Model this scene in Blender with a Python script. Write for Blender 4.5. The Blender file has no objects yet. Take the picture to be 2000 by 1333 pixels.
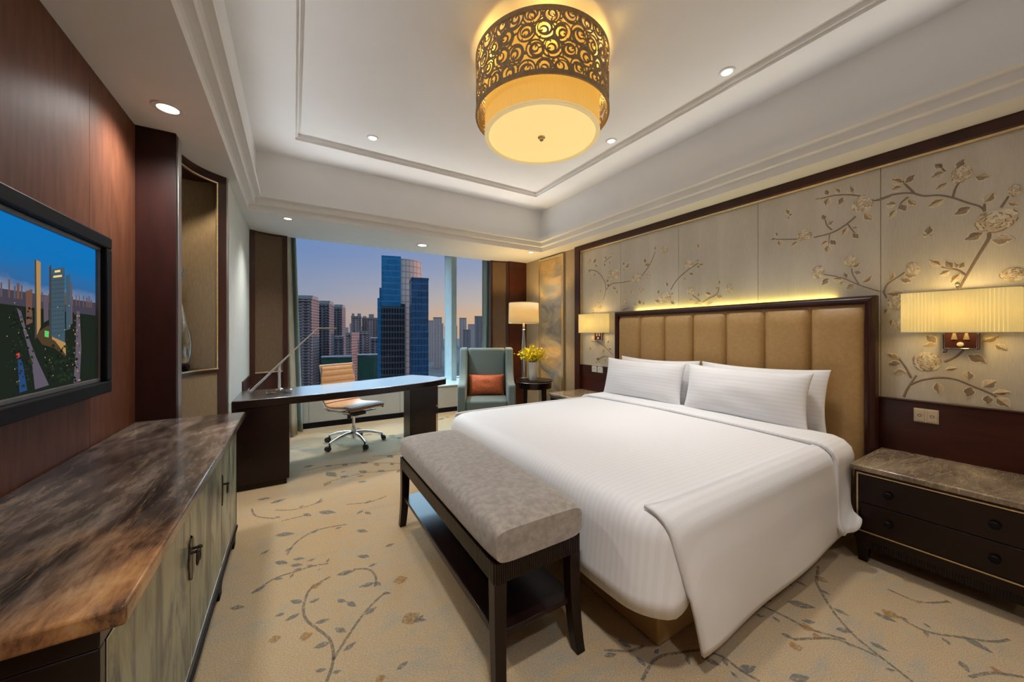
import bpy, bmesh, math, random
from mathutils import Vector, Matrix, noise as mnoise
R = math.radians
PI = math.pi
rnd = random.Random(7)
C = bpy.context.scene.collection

# ------------------------------------------------------------------ survey of the photograph
FP, CX, CY, H = 700.0, 1000.0, 651.0, 1.30
YAW = R(31.3)
S_, C_ = math.sin(YAW), math.cos(YAW)
def ray(u, v):
    a = (u-CX)/FP
    return (S_+C_*a, C_-S_*a, (CY-v)/FP)
def onx(u, v, X):
    d = ray(u, v); t = X/d[0]; return (X, t*d[1], H+t*d[2])
def ony(u, v, Y):
    d = ray(u, v); t = Y/d[1]; return (t*d[0], Y, H+t*d[2])
def onz(u, v, Z):
    d = ray(u, v); t = (Z-H)/d[2]; return (t*d[0], t*d[1], Z)

# room measures
XT, XL, XR = -0.77, -0.43, 3.31          # television wall, pale wall, headboard wall
ZS, ZC = 2.47, 3.03                      # soffit, upper ceiling
YB, YP, YG = -2.7, 5.15, 6.40            # back wall, soffit edge at window, glass

# ------------------------------------------------------------------ node helpers
def newmat(name):
    m = bpy.data.materials.new(name); m.use_nodes = True
    nt = m.node_tree; nt.nodes.clear()
    out = nt.nodes.new('ShaderNodeOutputMaterial')
    p = nt.nodes.new('ShaderNodeBsdfPrincipled')
    nt.links.new(p.outputs[0], out.inputs[0])
    return m, nt, p, out
def N(nt, t, **kw):
    n = nt.nodes.new(t)
    for k, v in kw.items(): setattr(n, k, v)
    return n
def coords(nt, scale=(1, 1, 1), rot=(0, 0, 0), kind='Object'):
    tc = N(nt, 'ShaderNodeTexCoord'); mp = N(nt, 'ShaderNodeMapping')
    mp.inputs['Scale'].default_value = scale; mp.inputs['Rotation'].default_value = rot
    nt.links.new(tc.outputs[kind], mp.inputs[0]); return mp.outputs[0]
def noise(nt, vec, scale, detail=4, rough=.55, dist=0):
    n = N(nt, 'ShaderNodeTexNoise'); n.inputs['Scale'].default_value = scale
    n.inputs['Detail'].default_value = detail; n.inputs['Roughness'].default_value = rough
    n.inputs['Distortion'].default_value = dist
    nt.links.new(vec, n.inputs['Vector']); return n.outputs['Fac']
def ramp(nt, fac, stops):
    r = N(nt, 'ShaderNodeValToRGB'); e = r.color_ramp.elements
    while len(e) < len(stops): e.new(0.5)
    for k, (p, c) in enumerate(stops):
        e[k].position = p; e[k].color = (c[0], c[1], c[2], 1) if not isinstance(c, float) else (c, c, c, 1)
    nt.links.new(fac, r.inputs[0]); return r.outputs[0]
def mix(nt, fac, a, b, mode='MIX'):
    m = N(nt, 'ShaderNodeMix', data_type='RGBA', blend_type=mode)
    for sock, v in ((m.inputs[0], fac), (m.inputs[6], a), (m.inputs[7], b)):
        if hasattr(v, 'is_linked'): nt.links.new(v, sock)
        elif isinstance(v, (int, float)): sock.default_value = v if sock == m.inputs[0] else (v, v, v, 1)
        else: sock.default_value = (v[0], v[1], v[2], 1)
    return m.outputs[2]
def math_(nt, op, a, b=0.0, c=None):
    m = N(nt, 'ShaderNodeMath', operation=op)
    for k, v in enumerate((a, b) if c is None else (a, b, c)):
        if hasattr(v, 'is_linked'): nt.links.new(v, m.inputs[k])
        else: m.inputs[k].default_value = v
    return m.outputs[0]
def bump(nt, p, h, strength=.3, dist=.01):
    b = N(nt, 'ShaderNodeBump'); b.inputs['Strength'].default_value = strength; b.inputs['Distance'].default_value = dist
    nt.links.new(h, b.inputs['Height']); nt.links.new(b.outputs[0], p.inputs['Normal'])
def setp(p, **kw):
    names = dict(rough='Roughness', metal='Metallic', coat='Coat Weight', coatr='Coat Roughness', sheen='Sheen Weight',
                 spec='Specular IOR Level', emis='Emission Strength', alpha='Alpha', trans='Transmission Weight', ior='IOR', sss='Subsurface Weight')
    for k, v in kw.items(): p.inputs[names[k]].default_value = v
def setc(nt, p, c, sock='Base Color'):
    if hasattr(c, 'is_linked'): nt.links.new(c, p.inputs[sock])
    else: p.inputs[sock].default_value = (c[0], c[1], c[2], 1)

def flat(name, c, c2=None, nscale=30, stretch=(1, 1, 1), bumps=None, lo=.35, hi=.65, rot=(0, 0, 0), detail=4, **kw):
    """a procedural material: two tones mixed by noise, an optional fine bump"""
    m, nt, p, out = newmat(name)
    vec = coords(nt, stretch, rot)
    c2 = c2 or tuple(x*.88 for x in c)
    f = noise(nt, vec, nscale, detail)
    setc(nt, p, ramp(nt, f, [(lo, c), (hi, c2)]))
    kw.setdefault('rough', .5)
    setp(p, **kw)
    if bumps: bump(nt, p, noise(nt, vec, bumps[0], 3), bumps[1], bumps[2] if len(bumps) > 2 else .005)
    return m
def glow(name, c, strength, base=None, c2=None, nscale=3, rough=.8):
    m, nt, p, out = newmat(name)
    setc(nt, p, base or c); setp(p, rough=rough, emis=strength)
    if c2:
        f = noise(nt, coords(nt), nscale, 2); setc(nt, p, ramp(nt, f, [(.3, c), (.7, c2)]), 'Emission Color')
    else: setc(nt, p, c, 'Emission Color')
    return m

MT = {}
MT['ceil'] = flat('white_ceiling_paint', (.76, .77, .78), (.74, .75, .76), 3, rough=.75)
MT['wood'] = flat('dark_mahogany', (.050, .012, .008), (.030, .007, .005), 9, (1, 1, .12), rough=.38, spec=.35, coat=.12, coatr=.15)
MT['woodx'] = flat('dark_walnut', (.015, .0055, .004), (.009, .0035, .0028), 9, (1, .15, 1), rough=.3, spec=.25, coat=.12, coatr=.12)
MT['redwood'] = flat('red_mahogany_panel', (.062, .013, .007), (.040, .008, .005), 14, (1, .25, 1), rough=.35, spec=.4, coat=.12, coatr=.15)
MT['pierwood'] = flat('deep_red_mahogany', (.030, .007, .005), (.020, .005, .0035), 14, (1, .25, .25), rough=.4, spec=.3)
MT['tvwood'] = flat('brown_veneer', (.150, .055, .028), (.105, .037, .019), 16, (1, 2.2, .35), rot=(R(35), 0, 0), rough=.45, spec=.22)
MT['pale'] = flat('pale_woven_wallcovering', (.64, .67, .64), (.54, .58, .55), 120, (1, 1, .1), bumps=(160, .2), rough=.75)
MT['beige'] = flat('beige_woven_wallcovering', (.40, .32, .21), (.34, .27, .18), 150, (1, 1, .15), bumps=(200, .2), rough=.8)
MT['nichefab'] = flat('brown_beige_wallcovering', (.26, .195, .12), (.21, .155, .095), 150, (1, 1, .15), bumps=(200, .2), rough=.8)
MT['brown'] = flat('brown_fabric_panel', (.14, .09, .052), (.11, .07, .04), 160, (1, 1, .15), bumps=(200, .2), rough=.75)
MT['plain'] = flat('warm_white_wall_paint', (.62, .58, .50), (.58, .54, .47), 4, rough=.8)
MT['gold'] = flat('champagne_gold_trim', (.72, .58, .34), (.62, .48, .27), 40, rough=.3, metal=.8)
MT['chrome'] = flat('chrome', (.78, .78, .80), (.7, .7, .72), 30, rough=.12, metal=1)
MT['silver'] = flat('brushed_silver', (.62, .61, .60), (.5, .5, .49), 60, (1, 1, .1), rough=.3, metal=1)
MT['black'] = flat('satin_black', (.005, .005, .006), (.007, .007, .008), 20, rough=.5, spec=.12)
MT['rubber'] = flat('black_plastic', (.012, .012, .013), None, 20, rough=.5)
MT['bronze'] = flat('aged_bronze', (.035, .028, .022), (.07, .055, .04), 60, rough=.35, metal=.85)
MT['white'] = flat('white_plastic', (.75, .76, .74), None, 20, rough=.4)
MT['cream'] = flat('cream_plastic', (.60, .50, .36), None, 20, rough=.4)
MT['tan'] = flat('tan_leather', (.44, .27, .105), (.39, .235, .09), 40, bumps=(260, .15), rough=.42)
MT['camel'] = flat('camel_leather', (.50, .27, .13), (.44, .23, .10), 40, bumps=(260, .15), rough=.42)
MT['tanbase'] = flat('tan_bed_base_cloth', (.36, .22, .09), (.31, .19, .08), 200, rough=.8)
MT['teal'] = flat('teal_grey_upholstery', (.115, .165, .165), (.085, .130, .130), 220, bumps=(300, .2), rough=.7, sheen=.3)
MT['sheer'] = flat('teal_grey_curtain', (.30, .38, .37), (.24, .32, .31), 120, (1, 1, .05), rough=.8)
MT['drape'] = flat('cream_drape', (.42, .39, .31), (.34, .31, .24), 120, (1, 1, .05), rough=.75)
MT['sillm'] = flat('pale_sill_stone', (.62, .66, .64), (.56, .60, .58), 12, rough=.25)
MT['cab'] = flat('grey_lacquer_panel', (.40, .40, .36), (.38, .38, .34), 5, rough=.4)
MT['mull'] = flat('pale_painted_aluminium', (.55, .63, .62), (.5, .58, .57), 8, rough=.35)
MT['velvet'] = flat('taupe_velvet', (.37, .325, .28), (.25, .215, .185), 38, bumps=(420, .5, .004), lo=.36, hi=.64, detail=10, rough=.8, sheen=.5)
MT['orange'] = flat('burnt_orange_weave', (.60, .15, .035), (.34, .05, .018), 120, bumps=(140, .6, .006), lo=.42, hi=.58, rough=.6)
MT['screenedge'] = flat('grey_bezel', (.10, .10, .10), None, 20, rough=.4)
MT['vase'] = flat('white_glazed_ceramic', (.72, .73, .72), (.66, .67, .67), 10, rough=.18, coat=.4)
MT['leafy'] = flat('green_stem', (.16, .25, .03), (.10, .17, .02), 30, rough=.5)
MT['yellow'] = flat('yellow_blossom', (.95, .84, .03), (.85, .68, .02), 40, rough=.6)


def linen(name, axis, period=.028):
    m, nt, p, out = newmat(name)
    tc = N(nt, 'ShaderNodeTexCoord'); sp = N(nt, 'ShaderNodeSeparateXYZ'); nt.links.new(tc.outputs['Object'], sp.inputs[0])
    w = math_(nt, 'SINE', math_(nt, 'MULTIPLY', sp.outputs[axis], 2*PI/period))
    st = ramp(nt, math_(nt, 'MULTIPLY_ADD', w, .5, .5), [(.35, .0), (.65, 1.0)])
    setc(nt, p, mix(nt, st, (.79, .79, .81), (.755, .752, .772)))
    r = math_(nt, 'MULTIPLY_ADD', st, -.25, .75); nt.links.new(r, p.inputs['Roughness'])
    n = noise(nt, tc.outputs['Object'], 5, 3)
    bump(nt, p, math_(nt, 'ADD', math_(nt, 'MULTIPLY', st, .05), n), .12, .02)
    setp(p, sheen=.2); return m
MT['linen'] = linen('white_striped_satin', 'Y')
MT['linenz'] = linen('white_striped_pillowcase', 'Y', .03)
MT['sheet'] = flat('white_sheet', (.78, .77, .77), (.74, .73, .73), 4, rough=.7)

def silk():
    m, nt, p, out = newmat('champagne_silk')
    vec = coords(nt, (1, 1, .16)); f = noise(nt, vec, 5.5, 3, .5, .4)
    fine = noise(nt, coords(nt, (1, 1, .06)), 260, 2)
    setc(nt, p, mix(nt, .18, ramp(nt, f, [(.3, (.60, .56, .485)), (.7, (.49, .46, .39))]), fine, 'OVERLAY'))
    setp(p, rough=.48, sheen=.25); bump(nt, p, f, .25, .02); return m
MT['silk'] = silk()
MT['petal'] = flat('cream_embroidery', (.62, .53, .37), (.48, .38, .24), 70, bumps=(300, .5), rough=.6)
MT['petal2'] = flat('pale_embroidery', (.82, .75, .60), (.66, .57, .42), 90, bumps=(300, .5), rough=.6)
MT['thread'] = flat('brown_embroidery', (.27, .20, .145), (.21, .155, .11), 90, bumps=(300, .5), rough=.6)
MT['thread2'] = flat('ochre_embroidery', (.36, .25, .13), (.28, .19, .10), 90, bumps=(300, .5), rough=.6)

MT['thread3'] = flat('taupe_embroidery', (.34, .27, .20), (.26, .20, .145), 90, bumps=(300, .5), rough=.6)
MT['petal'] = flat('cream_embroidery', (.66, .56, .40), (.52, .42, .28), 70, bumps=(300, .5), rough=.6)
def marble(name, stops, scale, stretch, rot=(0, 0, 0), vein=(.55, .42, .25), vamt=.55, rough=.12):
    m, nt, p, out = newmat(name)
    vec = coords(nt, stretch, rot)
    f = noise(nt, vec, scale, 8, .62, 1.4)
    g = noise(nt, vec, scale*.45, 3, .5, .6)
    ff = math_(nt, 'MULTIPLY_ADD', g, .55, math_(nt, 'MULTIPLY', f, .45))
    col = ramp(nt, ff, stops)
    v = noise(nt, vec, scale*1.6, 6, .6, 2.2)
    vm = ramp(nt, math_(nt, 'ABSOLUTE', math_(nt, 'SUBTRACT', v, .5)), [(.0, 1.0), (.014, .0)])
    col = mix(nt, math_(nt, 'MULTIPLY', vm, vamt), col, vein)
    setc(nt, p, col); setp(p, rough=rough, coat=.3, coatr=.05); return m
def cabinetstone():
    m, nt, p, out = newmat('brown_marble')
    vec = coords(nt, (1.0, .42, 1), (0, 0, R(-38))); vf = coords(nt, (1.6, .30, 1), (0, 0, R(-38)))
    f = noise(nt, vec, 3.2, 8, .62, .7); g = noise(nt, vf, 9, 6, .65, .3)
    big = noise(nt, coords(nt, (1, .7, 1), (0, 0, R(-30))), 1.1, 3, .5, .5)
    tc = N(nt, 'ShaderNodeTexCoord'); sp = N(nt, 'ShaderNodeSeparateXYZ'); nt.links.new(tc.outputs['Object'], sp.inputs[0])
    ff = math_(nt, 'MULTIPLY_ADD', g, .35, math_(nt, 'MULTIPLY', f, .65))
    ff = math_(nt, 'ADD', ff, math_(nt, 'MULTIPLY_ADD', noise(nt, coords(nt, (1.8, .5, 1), (0, 0, R(-38))), 22, 5, .7, .3), .30, -.15))
    dark = ramp(nt, ff, [(.38, (.022, .016, .013)), (.47, (.075, .055, .044)), (.54, (.15, .112, .088)), (.64, (.28, .215, .165))])
    warm = ramp(nt, ff, [(.38, (.07, .035, .02)), (.46, (.24, .115, .048)), (.53, (.38, .19, .075)), (.64, (.52, .33, .16))])
    band = math_(nt, 'ADD', math_(nt, 'MULTIPLY_ADD', sp.outputs['Y'], -.55, .12), math_(nt, 'MULTIPLY_ADD', sp.outputs['X'], .25, math_(nt, 'MULTIPLY_ADD', big, 1.2, -.60)))
    col = mix(nt, ramp(nt, band, [(.40, .0), (.58, 1.0)]), dark, warm)
    v = noise(nt, vf, 3.2, 6, .6, 1.0)
    vm = ramp(nt, math_(nt, 'ABSOLUTE', math_(nt, 'SUBTRACT', v, .5)), [(.0, 1.0), (.008, .0)])
    col = mix(nt, math_(nt, 'MULTIPLY', vm, .22), col, (.42, .26, .13))
    setc(nt, p, col); setp(p, rough=.16, spec=.38); return m
MT['marble'] = cabinetstone()
MT['marblen'] = marble('beige_marble', [(.34, (.10, .07, .048)), (.45, (.20, .15, .105)), (.54, (.31, .245, .17)), (.62, (.52, .42, .27)), (.70, (.40, .32, .22))],
                       2.6, (.55, 2.2, 1), (0, 0, R(62)), (.72, .56, .30), .5, .2)

def lacquer():
    m, nt, p, out = newmat('misty_landscape_lacquer')
    f = noise(nt, coords(nt, (1, 2.4, .8), (R(22), 0, 0)), 2.4, 8, .66, 1.3)
    g = noise(nt, coords(nt, (1, 3, .2)), 7, 4, .6)
    ff = math_(nt, 'MULTIPLY_ADD', g, .25, math_(nt, 'MULTIPLY', f, .78))
    setc(nt, p, ramp(nt, ff, [(.40, (.045, .05, .055)), (.46, (.13, .145, .12)), (.52, (.27, .29, .205)), (.60, (.37, .38, .26))]))
    setp(p, rough=.32, spec=.35, coat=.12, coatr=.1); return m
MT['lacquer'] = lacquer()

def painting():
    m, nt, p, out = newmat('misty_gold_landscape')
    f = noise(nt, coords(nt, (1, 1.0, 1.7), (R(12), 0, 0)), 1.7, 7, .6, .8)
    tc = N(nt, 'ShaderNodeTexCoord'); sp = N(nt, 'ShaderNodeSeparateXYZ'); nt.links.new(tc.outputs['Object'], sp.inputs[0])
    ff = math_(nt, 'ADD', math_(nt, 'MULTIPLY', f, .8), math_(nt, 'MULTIPLY', math_(nt, 'SINE', math_(nt, 'MULTIPLY', sp.outputs['Z'], 3.6)), .06))
    setc(nt, p, ramp(nt, ff, [(.28, (.13, .13, .11)), (.40, (.28, .24, .165)), (.47, (.50, .33, .13)), (.54, (.58, .46, .25)), (.62, (.36, .32, .24)), (.72, (.20, .19, .15))]))
    setp(p, rough=.25, coat=.3); return m
MT['painting'] = painting()

def carpet():
    m, nt, p, out = newmat('beige_patterned_carpet')
    v = coords(nt)
    a = noise(nt, v, 1.2, 4, .55, .5); b = noise(nt, coords(nt, (1, 2.6, 1), (0, 0, R(-20))), 5.0, 6, .65, .5)
    pile = noise(nt, coords(nt, (1, 1.7, 1), (0, 0, R(12))), 150, 4, .7); c = noise(nt, v, 420, 2)
    ff = math_(nt, 'MULTIPLY_ADD', b, .45, math_(nt, 'MULTIPLY', a, .55))
    col = ramp(nt, ff, [(.36, (.40, .345, .25)), (.45, (.52, .375, .205)), (.54, (.55, .375, .18)), (.64, (.46, .385, .265))])
    blot = ramp(nt, noise(nt, coords(nt, (1, .6, 1), (0, 0, R(35))), 2.6, 6, .7, .9), [(.54, .0), (.66, 1.0)])
    col = mix(nt, math_(nt, 'MULTIPLY', blot, .42), col, (.56, .32, .10))
    cool = ramp(nt, noise(nt, coords(nt, (.7, 1.3, 1), (0, 0, R(-25)), 'Object'), 1.9, 6, .7, 1.1), [(.55, .0), (.68, 1.0)])
    col = mix(nt, math_(nt, 'MULTIPLY', cool, .38), col, (.27, .29, .26))
    col = mix(nt, .75, col, ramp(nt, pile, [(.30, .20), (.70, .80)]), 'OVERLAY')
    col = mix(nt, .30, col, ramp(nt, c, [(.34, .22), (.66, .78)]), 'OVERLAY')
    setc(nt, p, col); setp(p, rough=.95, sheen=.3); bump(nt, p, pile, .7, .012); return m
MT['carpet'] = carpet()
def carpetmark(name, c, cover):
    m, nt, p, out = newmat(name)
    setc(nt, p, ramp(nt, noise(nt, coords(nt), 300, 2), [(.3, c), (.7, tuple(x*.7 for x in c))])); setp(p, rough=.95)
    tr = N(nt, 'ShaderNodeBsdfTransparent'); ms = N(nt, 'ShaderNodeMixShader')
    f = noise(nt, coords(nt), 60, 6, .8)
    nt.links.new(math_(nt, 'MULTIPLY', ramp(nt, f, [(.40, .15), (.54, 1.0)]), cover), ms.inputs[0])
    nt.links.new(tr.outputs[0], ms.inputs[1]); nt.links.new(p.outputs[0], ms.inputs[2]); nt.links.new(ms.outputs[0], out.inputs[0])
    return m
MT['cleaf'] = carpetmark('grey_leaf_pile', (.20, .20, .18), .82)
MT['cstem'] = carpetmark('brown_vine_pile', (.21, .18, .14), .75)
MT['cgold'] = carpetmark('gold_flower_pile', (.42, .22, .06), .6)

def pane():
    m, nt, p, out = newmat('clear_glass_pane')
    nt.nodes.remove(p)
    tr = N(nt, 'ShaderNodeBsdfTransparent'); gl = N(nt, 'ShaderNodeBsdfGlossy'); gl.inputs['Roughness'].default_value = .01
    tr.inputs[0].default_value = (.97, .985, .98, 1)
    fr = N(nt, 'ShaderNodeFresnel'); fr.inputs[0].default_value = 1.3
    ms = N(nt, 'ShaderNodeMixShader'); nt.links.new(math_(nt, 'MULTIPLY', fr.outputs[0], .3), ms.inputs[0])
    nt.links.new(tr.outputs[0], ms.inputs[1]); nt.links.new(gl.outputs[0], ms.inputs[2]); nt.links.new(ms.outputs[0], out.inputs[0])
    return m
MT['pane'] = pane()
def solidglass(name, tint, rough=.02, dens=.5):
    m, nt, p, out = newmat(name); nt.nodes.remove(p)
    tr = N(nt, 'ShaderNodeBsdfTransparent'); tr.inputs[0].default_value = (*tint, 1)
    gl = N(nt, 'ShaderNodeBsdfGlossy'); gl.inputs['Roughness'].default_value = rough
    lw = N(nt, 'ShaderNodeLayerWeight'); lw.inputs[0].default_value = dens
    ms = N(nt, 'ShaderNodeMixShader'); nt.links.new(lw.outputs['Facing'], ms.inputs[0])
    nt.links.new(tr.outputs[0], ms.inputs[1]); nt.links.new(gl.outputs[0], ms.inputs[2]); nt.links.new(ms.outputs[0], out.inputs[0])
    return m
MT['glass'] = solidglass('clear_crystal', (.86, .88, .85), .04, .45)
MT['frost'] = solidglass('milky_crystal', (.80, .84, .82), .10, .62)

# lit things
def litshade(name, c, tr, emis, strength):
    """fabric shade: lets the bulb inside shine through, with the fabric's own even glow"""
    m, nt, p, out = newmat(name); setc(nt, p, c); setp(p, rough=.9, emis=strength); setc(nt, p, emis, 'Emission Color')
    t_ = N(nt, 'ShaderNodeBsdfTranslucent'); t_.inputs[0].default_value = (*tr, 1)
    ms = N(nt, 'ShaderNodeMixShader'); ms.inputs[0].default_value = .5
    nt.links.new(p.outputs[0], ms.inputs[1]); nt.links.new(t_.outputs[0], ms.inputs[2]); nt.links.new(ms.outputs[0], out.inputs[0]); return m
MT['shade_y'] = glow('lit_amber_pleated_shade', (1.0, .50, .075), .62, (.55, .40, .18))
MT['diff_y'] = glow('lit_cream_diffuser', (1.0, .70, .25), .78, (.6, .5, .3))
MT['rim_y'] = glow('lit_cream_rim', (1.0, .72, .30), .40, (.72, .62, .42))
MT['shade_w'] = litshade('lit_ivory_shade', (.62, .55, .38), (.80, .70, .34), (1.0, .80, .36), .52)
MT['shade_t'] = litshade('lit_linen_shade', (.70, .64, .50), (.46, .37, .15), (1.0, .74, .34), .42)
MT['bulb'] = glow('lit_downlight_lens', (1.0, .95, .88), 6.0)

# ------------------------------------------------------------------ mesh helpers
ROOT = {}
class MB:
    def __init__(s): s.v = []; s.f = []; s.m = []
    def add(s, vs, fs, m=0):
        o = len(s.v); s.v += [tuple(x) for x in vs]; s.f += [tuple(o+i for i in f) for f in fs]; s.m += [m]*len(fs); return s
    def box(s, x0, x1, y0, y1, z0, z1, m=0, M=None):
        vs = [Vector((x, y, z)) for z in (z0, z1) for x, y in ((x0, y0), (x1, y0), (x1, y1), (x0, y1))]
        if M is not None: vs = [M @ v for v in vs]
        return s.add(vs, [(3, 2, 1, 0), (4, 5, 6, 7), (0, 1, 5, 4), (1, 2, 6, 5), (2, 3, 7, 6), (3, 0, 4, 7)], m)
    def prism(s, pts, z0, z1, m=0, M=None):
        n = len(pts)
        if sum(pts[i][0]*pts[(i+1) % n][1]-pts[(i+1) % n][0]*pts[i][1] for i in range(n)) < 0: pts = pts[::-1]
        vs = [Vector((p[0], p[1], z0)) for p in pts]+[Vector((p[0], p[1], z1)) for p in pts]
        if M is not None: vs = [M @ v for v in vs]
        fs = [tuple(range(n-1, -1, -1)), tuple(range(n, 2*n))]+[(i, (i+1) % n, n+(i+1) % n, n+i) for i in range(n)]
        return s.add(vs, fs, m)
    def lathe(s, prof, c=(0, 0, 0), n=32, m=0, M=None, caps=True, flute=0, amp=0):
        vs = []; k = len(prof)
        for r, z in prof:
            for i in range(n):
                a = 2*PI*i/n; rr = r+(amp*(1 if i % 2 else -1) if flute else 0)
                vs.append(Vector((rr*math.cos(a), rr*math.sin(a), z)))
        fs = [(j*n+i, j*n+(i+1) % n, (j+1)*n+(i+1) % n, (j+1)*n+i) for j in range(k-1) for i in range(n)]
        if caps: fs += [tuple(range(n-1, -1, -1)), tuple((k-1)*n+i for i in range(n))]
        if M is not None: vs = [M @ v for v in vs]
        cv = Vector(c); return s.add([v+cv for v in vs], fs, m)
    def tube(s, pts, r, n=10, m=0, caps=True):
        pts = [Vector(p) for p in pts]; rs = r if isinstance(r, (list, tuple)) else [r]*len(pts)
        vs = []; up = Vector((0, 0, 1)); prev = None
        for i, p in enumerate(pts):
            d = (pts[min(i+1, len(pts)-1)]-pts[max(i-1, 0)]).normalized()
            if prev is None:
                a = d.cross(up if abs(d.z) < .95 else Vector((1, 0, 0))).normalized()
            else: a = (prev-d*prev.dot(d)).normalized()
            prev = a; b = d.cross(a)
            vs += [p+(a*math.cos(2*PI*k/n)+b*math.sin(2*PI*k/n))*rs[i] for k in range(n)]
        L = len(pts)
        fs = [(j*n+i, j*n+(i+1) % n, (j+1)*n+(i+1) % n, (j+1)*n+i) for j in range(L-1) for i in range(n)]
        if caps: fs += [tuple(range(n-1, -1, -1)), tuple((L-1)*n+i for i in range(n))]
        return s.add(vs, fs, m)
    def grid(s, fn, nu, nv, m=0, wrap=False):
        vs = [fn(i/(nu-1 if not wrap else nu), j/(nv-1)) for j in range(nv) for i in range(nu)]
        w = nu if wrap else nu-1
        fs = [(j*nu+i, j*nu+(i+1) % nu, (j+1)*nu+(i+1) % nu, (j+1)*nu+i) for j in range(nv-1) for i in range(w)]
        return s.add(vs, fs, m)
    def ball(s, c, r, n=10, m=0, sc=(1, 1, 1)):
        prof = [(math.sin(PI*k/(n//2))*r, -math.cos(PI*k/(n//2))*r) for k in range(1, n//2)]
        vs = [(0, 0, -r)]; 
        for rr, z in prof: vs += [(rr*math.cos(2*PI*i/n), rr*math.sin(2*PI*i/n), z) for i in range(n)]
        vs.append((0, 0, r)); k = len(prof); L = len(vs)-1
        fs = [(0, 1+(i+1) % n, 1+i) for i in range(n)]+[(L, 1+(k-1)*n+i, 1+(k-1)*n+(i+1) % n) for i in range(n)]
        fs += [(1+j*n+i, 1+j*n+(i+1) % n, 1+(j+1)*n+(i+1) % n, 1+(j+1)*n+i) for j in range(k-1) for i in range(n)]
        return s.add([(c[0]+v[0]*sc[0], c[1]+v[1]*sc[1], c[2]+v[2]*sc[2]) for v in vs], fs, m)

def fin(mb, name, mats, parent=None, bevel=0, seg=2, smooth=38, sub=0, solid=0, world=True, soff=-1):
    me = bpy.data.meshes.new(name)
    off = Vector(ROOT.get(parent.name, (0, 0, 0))) if (parent is not None and world) else Vector((0, 0, 0))
    me.from_pydata([Vector(v)-off for v in mb.v], [], mb.f)
    mats = mats if isinstance(mats, (list, tuple)) else [mats]
    for m in mats: me.materials.append(MT[m] if isinstance(m, str) else m)
    if len(mats) > 1: me.polygons.foreach_set('material_index', mb.m)
    if smooth:
        me.polygons.foreach_set('use_smooth', [True]*len(me.polygons))
        me.set_sharp_from_angle(angle=R(smooth))
    me.update()
    o = bpy.data.objects.new(name, me); C.objects.link(o)
    if parent is not None:
        o.parent = parent; ROOT[o.name] = ROOT.get(parent.name, (0, 0, 0))
    if bevel:
        b = o.modifiers.new('edge', 'BEVEL'); b.width = bevel; b.segments = seg; b.limit_method = 'ANGLE'; b.angle_limit = R(40)
        b.harden_normals = False
    if solid:
        b = o.modifiers.new('thick', 'SOLIDIFY'); b.thickness = solid; b.offset = soff
    if sub:
        b = o.modifiers.new('soft', 'SUBSURF'); b.levels = sub; b.render_levels = sub
    return o
def thing(name, label, cat, loc, rotz=0, group=None):
    o = bpy.data.objects.new(name, None); C.objects.link(o); o.empty_display_size = .1
    o.location = loc; o.rotation_euler = (0, 0, rotz)
    ROOT[o.name] = tuple(loc)
    return tag(o, label, cat, group)
def tag(o, label, cat, group=None, kind=None):
    o['label'] = label; o['category'] = cat
    if group: o['group'] = group
    if kind: o['kind'] = kind
    return o
def struct(mb, name, mats, label=None, **kw):
    o = fin(mb, name, mats, **kw); o['kind'] = 'structure'
    if label: o['label'] = label
    return o
def origin(o, c):
    """put a single-mesh thing's origin at c"""
    c = Vector(c); o.data.transform(Matrix.Translation(-c)); o.location = c; return o
def copy_tree(o, parent=None):
    c = o.copy(); C.objects.link(c)
    if parent is not None: c.parent = parent
    for ch in list(o.children): copy_tree(ch, c)
    return c
def rect_loops(mb, loops, m=0, cap=False):
    vs = []
    for x0, x1, y0, y1, z in loops: vs += [(x0, y0, z), (x1, y0, z), (x1, y1, z), (x0, y1, z)]
    fs = [(k*4+i, (k+1)*4+i, (k+1)*4+(i+1) % 4, k*4+(i+1) % 4) for k in range(len(loops)-1) for i in range(4)]
    if cap: L = (len(loops)-1)*4; fs.append((L+3, L+2, L+1, L))
    return mb.add(vs, fs, m)

# ================================================================== THE SETTING
# ---- carpet
def leafpoly(base, tip, w, n=5):
    b, t = Vector(base), Vector(tip); d = t-b; return b, t, d
fl = MB()
fl.box(-1.2, 3.6, -2.9, 6.6, -.12, 0, 0)
def fleaf(b, t, w, m):
    b, t = Vector((b[0], b[1])), Vector((t[0], t[1])); d = t-b; L = d.length
    if L < 1e-4: return
    n = Vector((-d.y, d.x))/L; w = min(w*L, .075)
    prof = [0, .62, 1, .86, .45, 0]
    z = .0012+.0004*m
    A = [b+d*(k/5)+n*w*prof[k] for k in range(6)]; B = [b+d*(k/5)-n*w*prof[k] for k in range(4, 0, -1)]
    fl.add([(p.x, p.y, z) for p in A+B], [tuple(range(9, -1, -1))], m)
def fstem(pts, w):
    P = [Vector((p[0], p[1])) for p in pts]; q = []
    for i in range(len(P)-1):                     # smooth the vine
        p0, p1, p2, p3 = P[max(i-1, 0)], P[i], P[i+1], P[min(i+2, len(P)-1)]
        for k in range(5):
            t = k/5; q.append(.5*((2*p1)+(p2-p0)*t+(2*p0-5*p1+4*p2-p3)*t*t+(3*p1-p0-3*p2+p3)*t**3))
    q.append(P[-1]); vs = []
    for i, p in enumerate(q):
        d = (q[min(i+1, len(q)-1)]-q[max(i-1, 0)]).normalized(); n = Vector((-d.y, d.x))
        vs += [(*(p+n*w), .0010), (*(p-n*w), .0010)]
    fl.add(vs, [(2*i, 2*i+1, 2*i+3, 2*i+2) for i in range(len(q)-1)], 2)
def zoomE(p): return onz(430+p[0]/3.0775, 900+p[1]/3.0775, 0)
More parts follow.
